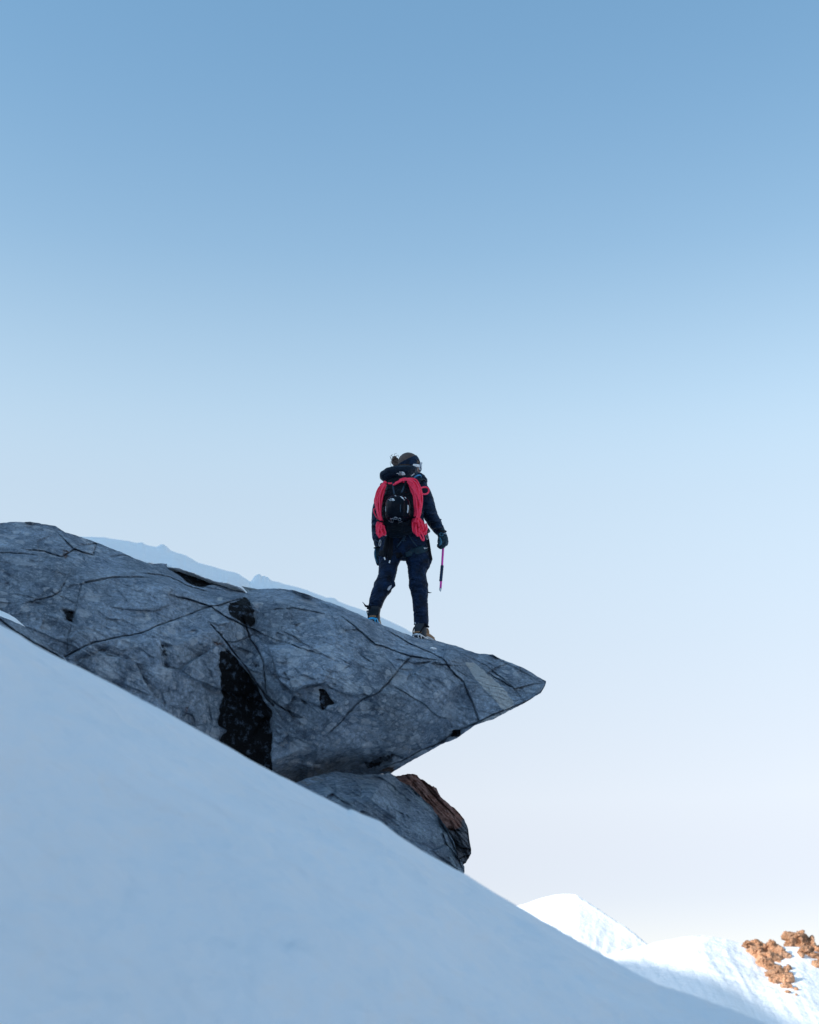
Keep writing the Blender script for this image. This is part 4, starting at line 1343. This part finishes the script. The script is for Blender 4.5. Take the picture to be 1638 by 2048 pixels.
link('cuff_strap', to_mesh(bm), M_strap, glove2)


# boots ------------------------------------------------------------
def boot(heel, d, shaft, name_col, crampon_mat, label=None):
    """heel: world point of heel bottom, d: unit direction the toe points, shaft: (top px,py)"""
    up = Vector((0, 0, 1)); s = d.cross(up).normalized(); up = s.cross(d).normalized()

    def B(f, w, u): return heel + d * f + s * w + up * u
    bm = bmesh.new()
    tube(bm, [B(.055, 0, .03), B(.045, 0, .07).lerp(shaft, .3), shaft], [(.054, .062), (.054, .058), (.055, .055)], 18, 3, side=s)
    tube(bm, [B(.03, 0, .045), B(.09, 0, .05), B(.16, 0, .045), B(.22, 0, .035), B(.255, 0, .030)], [(.040, .036), (.044, .042), (.048, .036), (.046, .028), (.034, .020)], 18, 3, side=s)
    me = melt(bm, .005, 2)
    b = link('boot', me, M_boot, person)
    # rand and sole
    bm = bmesh.new()
    out = []
    for k in range(26):
        a = 2 * math.pi * k / 26
        f = .13 + .145 * math.cos(a); w = .050 * math.sin(a) * (1 + .12 * math.cos(a - .6))
        out.append((f, w))
    lo = [bm.verts.new(B(f, w, .012)) for f, w in out]; hi = [bm.verts.new(B(f, w * .98, .036)) for f, w in out]
    bm.faces.new(lo[::-1]); bm.faces.new(hi)
    for k in range(26): bm.faces.new((lo[k], lo[(k + 1) % 26], hi[(k + 1) % 26], hi[k]))
    link('sole', to_mesh(bm), M_sole, b)
    bm = bmesh.new()
    for sg in (-1, 1):
        tube(bm, [B(.0, sg * .030, .045), B(.05, sg * .046, .046), B(.12, sg * .048, .050), B(.2, sg * .045, .045)], [(.005, .010), (.005, .010), (.006, .017), (.006, .015)], 10, 3, side=s)
        tube(bm, [B(.10, sg * .044, .05), B(.10, sg * .046, .08), B(.09, sg * .044, .105)], [(.006, .020), (.006, .018), (.005, .010)], 10, 3, side=s)
    tube(bm, [B(-.006, -.034, .042), B(-.016, 0, .044), B(-.006, .034, .042)], [(.008, .007)] * 3, 10, 4, side=up)
    link('brown_rand', to_mesh(bm), M_brown, b)
    for sg in (-1, 1):
        bm = bmesh.new()
        tube(bm, [B(-.010, sg * .014, .132), B(-.002, sg * .026, .144), B(.014, sg * .044, .134)], .0065, 8, 3)
        link('lace_edge', to_mesh(bm), M_white, b)
    # crampon: frame, points, straps
    bm = bmesh.new()
    tube(bm, [B(-.014, -.040, .018), B(-.026, 0, .020), B(-.014, .040, .018)], [(.010, .004)] * 3, 8, 4, side=up)
    for sg in (-1, 1):
        tube(bm, [B(-.012, sg * .040, .018), B(.08, sg * .046, .012), B(.2, sg * .048, .012), B(.27, sg * .02, .014)], [(.004, .008)] * 4, 8, 3, side=s)
        for f in (.0, .06, .16, .22):
            tube(bm, [B(f, sg * .042, .014), B(f + .004, sg * .044, -.018)], [(.011, .004), (.002, .002)], 8, 1, side=d)
        tube(bm, [B(-.014, sg * .034, .020), B(-.020, sg * .022, .004), B(-.016, sg * .034, -.016)], [(.008, .005), (.007, .005), (.004, .004)], 8, 2, side=s)
        tube(bm, [B(.27, sg * .018, .014), B(.30, sg * .02, .004)], [(.006, .004), (.002, .002)], 8, 1, side=s)
    c = link('crampon', to_mesh(bm), crampon_mat, b)
    bm = bmesh.new()
    tube(bm, [B(-.016, .03, .022), B(.01, .052, .08), B(.05, .058, .125), B(.1, .03, .13), B(.11, -.02, .13), B(.05, -.058, .125), B(.0, -.045, .07), B(-.016, -.03, .022)], [(.004, .007)] * 8, 8, 3, side=s)
    link('ankle_strap', to_mesh(bm), M_strap, c)
    return b, c, B


hl = P(745, 1243, .0)
bl_, cl_, Bl = boot(hl, Vector((.12, .98, -.12)).normalized(), P(750, 1213, .0), None, M_blue)
bm = bmesh.new(); row(bm, [(737, 1213, 2.6, -.02), (731.5, 1212, 2.2, -.02), (728.5, 1208, .9, -.02), (725, 1204, .4, -.02)], flat=.8); row(bm, [(735, 1217, 2, -.02), (741, 1214, 2.4, -.03)], flat=.8)
link('strap_tail', to_mesh(bm), M_strap, cl_)
hr = P(834, 1275, -.04)
br_, cr_, Br = boot(hr, Vector((.56, .82, -.08)).normalized(), P(842.5, 1248, .0), None, M_steel)
bm = bmesh.new(); row(bm, [(850, 1249, 3.0, -.04), (854, 1252, 3.0, -.03), (857, 1254, 2.0, -.02)], flat=.8)
link('strap_tail', to_mesh(bm), M_strap, cr_)

# ice axe ----------------------------------------------------------
axe = thing('ice_axe', P(880.5, 1183, -.05), 'magenta ice axe with dark grip tape hanging from the right glove', 'ice axe')
bm = bmesh.new()
tube(bm, [P(888, 1070, -.05), P(886, 1100, -.05), P(883.6, 1140, -.05), P(881.0, 1178, -.05)], [(.0098, .0078)] * 4, 14, 3, dome=False)
shaft = link('shaft', to_mesh(bm), M_magenta, axe)
bm = bmesh.new()
pts = [P(884.4 - (3.0 * i / 12), 1131 + 31.5 * i / 12, -.05) for i in range(13)]
tube(bm, pts, [(.0142 if i % 2 else .0132, .012) for i in range(13)], 14, 2, dome=False)
link('grip', to_mesh(bm), M_grip, shaft)
bm = bmesh.new()
tube(bm, [P(881.1, 1176.5, -.05), P(880.8, 1180, -.05), P(881.2, 1183, -.05)], [(.0112, .009), (.010, .007), (.003, .003)], 12, 2, dome=False)
link('spike', to_mesh(bm), M_steel, axe)
bm = bmesh.new()
hd = P(888.2, 1070, -.05)
tube(bm, [hd, hd + Vector((-.015, .08, -.004)), hd + Vector((-.03, .16, -.03)), hd + Vector((-.035, .20, -.055))], [(.006, .014), (.004, .012), (.003, .008), (.001, .003)], 10, 3, side=Vector((1, 0, 0)))
tube(bm, [hd, hd + Vector((.006, -.03, .0)), hd + Vector((.010, -.05, -.006))], [(.006, .012), (.014, .005), (.018, .003)], 10, 3, side=Vector((1, 0, 0)))
link('axe_head', to_mesh(bm), M_steel, axe)

# ------------------------------------------------------------------ backpack
pack = thing('backpack', P(802, 1062, -.27), 'black climbing backpack with drooping top lid on the climber', 'backpack')
bm = bmesh.new()
row(bm, [(806, 962, 27, -.26, .62), (804, 975, 33, -.27, .60), (801, 995, 35, -.28, .60), (799, 1020, 37, -.28, .60), (799, 1040, 38, -.28, .58), (802, 1052, 38, -.27, .5), (804, 1060, 33, -.25, .45)], seg=28, sub=3)
me = melt(bm, .007, 3, [(.012, 8, 8, 10, False), (.006, 25, 25, 25, True)])
pbody = link('pack_body', me, M_pack, pack)
# hip belt wings
bm = bmesh.new()
row(bm, [(770, 1052, 6, -.22), (762, 1058, 6, -.14), (760, 1062, 5, -.03)], flat=.7)
row(bm, [(838, 1052, 7, -.2), (850, 1058, 7, -.12), (855, 1063, 6, -.03)], flat=.7)
row(bm, [(775, 1060, 5, -.24), (803, 1064, 6, -.24), (838, 1060, 5, -.2)], flat=.7)
link('hip_belt', melt(bm, .006, 2), M_pack, pack)
for sg, pts in ((1, [(832, 966, -.20), (842, 958, -.12), (848, 962, 0), (850, 975, .10)]), (-1, [(778, 972, -.2), (768, 966, -.10), (765, 970, 0), (764, 985, .10)])):
    bm = bmesh.new(); ribbon(bm, [P(x, y, d) for x, y, d in pts], (1, 0, 0), .05, .012)
    link('shoulder_strap', to_mesh(bm), M_pack, pack)
# lid
LIDP = [(761, 948, -.26), (761.5, 957, -.26), (767, 963.5, -.27), (784, 966, -.28), (800, 963, -.28), (815, 956.5, -.27), (829, 949, -.22), (832, 942, -.18), (829, 936, -.15), (820, 932.5, -.14), (803, 931.5, -.14), (784, 932.5, -.15), (768, 938, -.18), (763, 943, -.22)]
bm = bmesh.new()
tube(bm, [P(768, 951, -.26), P(776, 950.5, -.26), P(790, 949, -.26), P(806, 946.5, -.25), (P(818, 943, -.22)), P(826, 941, -.2)],
     [(11 * PX, .07), (14.5 * PX, .095), (16 * PX, .105), (15 * PX, .10), (11.5 * PX, .085), (7.5 * PX, .06)], 24, 3, side=Vector((0, 0, 1)))
me = melt(bm, .006, 3, [(.010, 9, 9, 9, False)])
lid = link('pack_lid', me, M_lid, pack)
LV = BVHTree.FromPolygons([tuple(v.co + wloc(lid)) for v in lid.data.vertices], [tuple(p.vertices) for p in lid.data.polygons])
bm = bmesh.new()
tube(bm, [onto(LV, x, y, .002, d=-.27) for x, y in [(763, 959), (767, 962.5), (774, 964), (784, 964.6), (794, 963)]], [(.0045, .003)] * 5, 8, 3)
tube(bm, [onto(LV, x, y, .002, d=-.25) for x, y in [(806, 960.5), (815, 955.5), (822, 951.5), (828, 947)]], [(.006, .003)] * 4, 8, 3)
link('lid_piping', to_mesh(bm), M_grey_trim, lid)


def emblem(bvh, cx, cy, w, rot, mat, parent, name='printed_emblem', off=.003):
    """quarter-dome emblem with three stacked words, laid on the surface"""
    bm = bmesh.new()

    def pt(u, v):
        x = cx + (u * math.cos(rot) - v * math.sin(rot)) * w; y = cy - (u * math.sin(rot) + v * math.cos(rot)) * w
        return onto(bvh, x, y, off, d=-.35)
    # three arcs of the dome, gaps between
    for r0, r1 in ((.0, .30), (.36, .62), (.68, 1.0)):
        n = 14
        a_ = [[bm.verts.new(pt(.0 + .62 * r * math.cos(math.pi / 2 * k / n), .62 * r * math.sin(math.pi / 2 * k / n))) for k in range(n + 1)] for r in (max(r0, .01), r1)]
        for k in range(n): bm.faces.new((a_[0][k], a_[1][k], a_[1][k + 1], a_[0][k + 1]))
    me = to_mesh(bm)
    me = evaluated(me, [('SOLIDIFY', dict(thickness=.0015, offset=1.0))])
    link(name, me, mat, parent)
    for i, word in enumerate(('THE', 'NORTH', 'FACE')):
        cu = bpy.data.curves.new('txt', 'FONT'); cu.body = word; cu.size = 1.0; cu.align_x = 'RIGHT'; cu.offset = .012
        to = bpy.data.objects.new('t', cu); scene.collection.objects.link(to)
        dg = bpy.context.evaluated_depsgraph_get(); dg.update()
        tm = bpy.data.meshes.new_from_object(to.evaluated_get(dg))
        bpy.data.objects.remove(to)
        s = .235
        for v in tm.vertices:
            u = -.05 + v.co.x * s; vv = .42 - i * .205 + v.co.y * s
            v.co = pt(u, vv)
        tm.update()
        tm = evaluated(tm, [('SOLIDIFY', dict(thickness=.0012, offset=0.0))])
        link('printed_word', tm, mat, parent, smooth=False)


emblem(LV, 803.2, 950.2, 11.5, .0, M_print, lid)

# black webbing on the pack front
PBV = BVHTree.FromPolygons([tuple(v.co + wloc(pbody)) for v in pbody.data.vertices], [tuple(p.vertices) for p in pbody.data.polygons])
bm = bmesh.new()
strap_on(bm, PBV, [(786, 966), (787, 978), (789, 990)], .016, off=.006)
strap_on(bm, PBV, [(812, 962), (808, 974), (803, 986)], .016, off=.006)
link('compression_strap', to_mesh(bm), M_sling, pbody)
bm = bmesh.new()
row(bm, [(818, 951, 2.6, -.36), (813, 962, 2.6, -.385), (810, 972, 2.4, -.39)], flat=.6)
link('lid_strap', to_mesh(bm), M_strap, lid)

# helmet strapped to the pack --------------------------------------
helmet = thing('helmet', P(795, 1044, -.44), 'glossy black climbing helmet strapped on the back of the backpack', 'helmet')
HCt = P(795.5, 1019, -.41)
bm = bmesh.new()
ellipsoid(bm, HCt, (Vector((23.5 * PX, 0, 0)), Vector((0, .115, 0)), Vector((0, 0, 26.5 * PX))), 64, 48)
me = to_mesh(bm)
n = len(me.vertices); co = np.zeros(n * 3, np.float32); me.vertices.foreach_get('co', co); co = co.reshape(-1, 3)
c0 = np.array(HCt); rel = co - c0
_a = 23.5 * PX; _c = 26.5 * PX
_f = 1 + .16 * np.abs(rel[:, 0] / _a * rel[:, 2] / _c) * 2 * (1 - .4 * np.abs(rel[:, 1]) / .115)
rel[:, 0] *= _f; rel[:, 2] *= _f
rel[:, 1] = np.sign(rel[:, 1]) * .115 * np.abs(rel[:, 1] / .115) ** .72
ridge = .010 * np.exp(-((rel[:, 0] - .045) / .012) ** 2) + .008 * np.exp(-((rel[:, 0] + .05) / .012) ** 2) - .012 * np.exp(-((rel[:, 0] - .068) / .008) ** 2)
# helmet bottom is cut flat, with a recess
rel[:, 1] -= ridge * (rel[:, 1] < 0)
rel[:, 2] = np.where(rel[:, 2] < -.095, -.095 + (rel[:, 2] + .095) * .35, rel[:, 2])
co = (c0 + rel).astype(np.float32)
me.vertices.foreach_set('co', co.ravel()); me.update()
hshell = link('helmet_shell', me, M_helmet, helmet)
HV = BVHTree.FromPolygons([tuple(v.co + wloc(hshell)) for v in hshell.data.vertices], [tuple(p.vertices) for p in hshell.data.polygons])
emblem(HV, 784.5, 1002, 8.0, .0, M_print, hshell, off=.004)


def marks(segs, bvh, mat, name, parent, r=.0035, off=.002):
    for s_ in segs:
        b = bmesh.new()
        q = [onto(bvh, x, y, off, d=-.45) for x, y in s_]
        tube(b, q, r, 6, 2)
        link(name, to_mesh(b), mat, parent)


marks([[(800.5, 993.5), (803.5, 994.5), (806.5, 997)], [(803, 995.5), (806, 998), (808.5, 1000.5)], [(809.5, 994.5), (812, 997.5)], [(790, 992), (792, 992.5)]], HV, M_print, 'print_sheen_mark', hshell, .0030)
marks([[(815.2, 1011), (815.4, 1015)], [(815.4, 1016.2), (815.2, 1020)], [(815.0, 1021.2), (814.6, 1025)]], HV, M_print, 'print_sheen_mark', hshell, .0055, .0035)  # sheen stripe on the shell, painted as pale dashes in the print white
marks([[(771.8, 1013), (771.6, 1018), (772, 1023)]], HV, M_grey_trim, 'shell_edge', hshell, .0022)
# vents: dark recesses with pale rims at the foot of the shell
for (x, y, rx, ry, m_) in ((784.5, 1040, 2.4, 3.6, M_bluetrim), (799, 1038.5, 2.8, 2.6, M_bluetrim), (791, 1036, 3.2, 2.0, M_bluetrim)):
    b = bmesh.new(); pts = [onto(HV, x + rx * math.cos(a), y + ry * math.sin(a), .002, d=-.48) for a in [2 * math.pi * k / 16 for k in range(16)]]
    tube(b, pts, .0034, 6, 1, closed=True)
    v_ = link('vent', to_mesh(b), M_steel, hshell)
marks([[(778, 1041), (781, 1043.5), (786, 1045)], [(790, 1045.5), (797, 1045), (804, 1042.5)], [(781, 1036), (781.5, 1038)]], HV, M_steel, 'rim_trim', hshell, .0030)
for (x, y) in ((807, 1006), (806, 1019), (777, 1030), (805.5, 1031)):
    b = bmesh.new(); p_ = onto(HV, x, y, .001, d=-.48)
    ellipsoid(b, p_, (Vector((.010, 0, 0)), Vector((0, .006, 0)), Vector((0, 0, .008))), 12, 8)
    link('rivet', to_mesh(b), M_strap, hshell)
marks([[(801, 1010), (801, 1022), (801, 1036)]], HV, M_sling, 'reflection_line', hshell, .004, .000)  # reflection streak on the shell, painted as a line in strap blue

# rope --------------------------------------------------------------
rope_loc = P(840, 1070, -.3)
rope = thing('rope', rope_loc, 'neon pink climbing rope coiled down both sides of the backpack', 'rope')
RR = 1.75 * PX


def strands(n, path, spread, dys, jit=1.0, seedv=0, r=RR):
    rnd = random.Random(seedv)
    b = bmesh.new()
    L = len(path)
    for k in range(n):
        u = (k + .5) / n * 2 - 1
        ph = rnd.uniform(0, 6.28)
        pts = []
        for i, (x, y) in enumerate(path):
            w = spread[i]
            # direction across the bundle
            x0, y0 = path[max(i - 1, 0)]; x1, y1 = path[min(i + 1, L - 1)]
            tx, ty = x1 - x0, y1 - y0; l = math.hypot(tx, ty) or 1
            nx, ny = ty / l, -tx / l
            uu = max(-1, min(1, u + .22 * jit * math.sin(ph + i * 1.1)))
            depth = dys[i] - .030 * math.sqrt(max(0, 1 - uu * uu)) - rnd.uniform(0, .018)
            pts.append(P(x - nx * w * uu, y - ny * w * uu, depth))
        tube(b, pts, r, 8, 4)
    return b


# right coil
b = strands(9, [(806, 962), (816, 960), (825, 965), (831, 977), (835, 992), (836.5, 1008), (836, 1022), (834, 1034), (832, 1044)], [3, 4, 8.5, 9.5, 9.5, 9.0, 8.0, 5.5, 6],
            [-.33, -.35, -.36, -.37, -.38, -.385, -.385, -.385, -.38], 1.0, 3)
b2 = strands(5, [(817, 962), (826, 968), (832, 980), (836, 995), (838, 1010), (837, 1024), (834, 1035)], [3, 6, 7, 7, 6, 5.5, 4], [-.38, -.40, -.41, -.42, -.42, -.42, -.41], 1.4, 5)
m2 = to_mesh(b2); b.from_mesh(m2); bpy.data.meshes.remove(m2)
right_coil = link('rope_coil', to_mesh(b), M_rope, rope)
# right lower bunch: elongated loops
b = bmesh.new()
rnd = random.Random(4)
for (cx, cy, rx, ry, rot, dd) in ((829, 1050, 4.2, 16, -.05, -.36), (831, 1052, 3.6, 17, -.12, -.39), (834, 1054, 4.5, 18, -.10, -.37), (837, 1052, 4.0, 16, -.28, -.38), (841, 1051, 5.0, 17, -.42, -.35), (843, 1053, 5.5, 17, -.36, -.33),
                                  (840, 1049, 3.5, 14, -.42, -.39), (846, 1055, 4.4, 15, -.34, -.34), (835, 1056, 3.0, 16, -.02, -.41), (828, 1051, 2.6, 13, .02, -.39)):
    pts = []
    for k in range(16):
        a = 2 * math.pi * k / 16
        x, y = rx * math.cos(a), ry * math.sin(a)
        pts.append(P(cx + x * math.cos(rot) - y * math.sin(rot), cy + x * math.sin(rot) + y * math.cos(rot), dd + .012 * math.sin(a * 2 + cx)))
    tube(b, pts, RR, 8, 2, closed=True)
tube(b, [P(x, y, -.40) for x, y in [(836, 1062), (840, 1072), (845, 1080), (847.5, 1080), (847, 1074), (843, 1066), (839, 1060)]], RR, 8, 4)
tube(b, [P(x, y, -.38) for x, y in [(836, 1066), (843, 1067.5), (850, 1065), (854, 1057), (852, 1048)]], RR, 8, 4)
link('rope_tail', to_mesh(b), M_rope, rope)
# loop sticking out to the right
b = bmesh.new()
tube(b, [P(x, y, d) for x, y, d in [(834, 979, -.34), (840, 976.5, -.32), (848, 974.2, -.28), (855, 975.5, -.26), (857.5, 981, -.25), (855, 986.5, -.26), (848, 988.5, -.28), (840, 986.5, -.32), (836, 990, -.35)]], RR, 10, 5)
link('rope_loop', to_mesh(b), M_rope, rope)
# rope passing under the lid
b = bmesh.new()
tube(b, [P(787, 969.5, -.375), P(794, 966.5, -.38), P(804, 961.5, -.38), P(813, 958.5, -.36)], RR * 1.1, 8, 4)
tube(b, [P(791, 966, -.375), P(800, 961.5, -.375), P(810, 957.5, -.365), P(818, 958, -.35)], RR * 1.1, 8, 4)
tube(b, [P(800, 959.5, -.37), P(808, 957, -.37), P(815, 957, -.36)], RR * 1.1, 8, 4)
tube(b, [P(777, 966.5, -.37), P(780, 967, -.375), P(783, 966.5, -.37)], RR, 8, 4)
link('rope_bridge', to_mesh(b), M_rope, rope)
# left coil
b = strands(6, [(771, 964), (767, 970), (762.5, 980), (758.5, 993), (757, 1006), (757.5, 1018), (759, 1030), (761.5, 1040), (762, 1046)], [3, 4.5, 7, 7.0, 6.5, 6, 5, 3.8, 3.5],
            [-.30, -.31, -.31, -.31, -.31, -.32, -.33, -.33, -.33], 1.1, 8)
b2 = strands(3, [(770, 970), (764, 982), (760, 996), (759, 1012), (760, 1028), (762, 1040)], [3, 4, 4.5, 4.5, 3.5, 2.5], [-.34, -.35, -.355, -.36, -.36, -.355], 1.4, 9)
m2 = to_mesh(b2); b.from_mesh(m2); bpy.data.meshes.remove(m2)
tube(b, [P(x, y, -.28) for x, y in [(755, 990), (750.5, 995), (749, 1002), (750, 1007), (755, 1010)]], RR * .8, 8, 4)
tube(b, [P(x, y, -.28) for x, y in [(753, 1016), (748.5, 1018), (748, 1024), (751, 1031), (756, 1038)]], RR * .8, 8, 4)
link('rope_coil', to_mesh(b), M_rope, rope)
b = bmesh.new()
for (cx, cy, rx, ry, rot, dd) in ((757, 1058, 4.0, 14, -.05, -.33), (760, 1059, 4.5, 13, -.25, -.35), (763, 1058, 4.0, 13, -.5, -.33), (765, 1059, 4, 12, -.42, -.36), (760, 1060, 3, 14, .12, -.37), (763, 1061, 4.5, 11, .35, -.35)):
    pts = []
    for k in range(16):
        a = 2 * math.pi * k / 16
        x, y = rx * math.cos(a), ry * math.sin(a)
        pts.append(P(cx + x * math.cos(rot) - y * math.sin(rot), cy + x * math.sin(rot) + y * math.cos(rot), dd + .012 * math.sin(a * 2 + cx)))
    tube(b, pts, RR * .9, 8, 2, closed=True)
tube(b, [P(x, y, -.36) for x, y in [(753, 1066), (757, 1072), (758.5, 1075), (761, 1072), (766, 1068)]], RR * .9, 8, 4)
link('rope_tail', to_mesh(b), M_rope, rope)
# black straps tying the coils
b = bmesh.new()
row(b, [(822, 1036, 2.2, -.36), (828, 1035, 2.2, -.42), (836, 1032, 2.2, -.43), (843, 1028, 2.2, -.41), (845, 1023, 2, -.34)], flat=.6)
link('tie_strap', to_mesh(b), M_strap, pbody)
b = bmesh.new()
row(b, [(754, 1039, 2.0, -.32), (759, 1042, 2.1, -.385), (765, 1043.5, 2.1, -.38), (771, 1048, 2, -.36)], flat=.6)
link('tie_strap', to_mesh(b), M_strap, pbody)
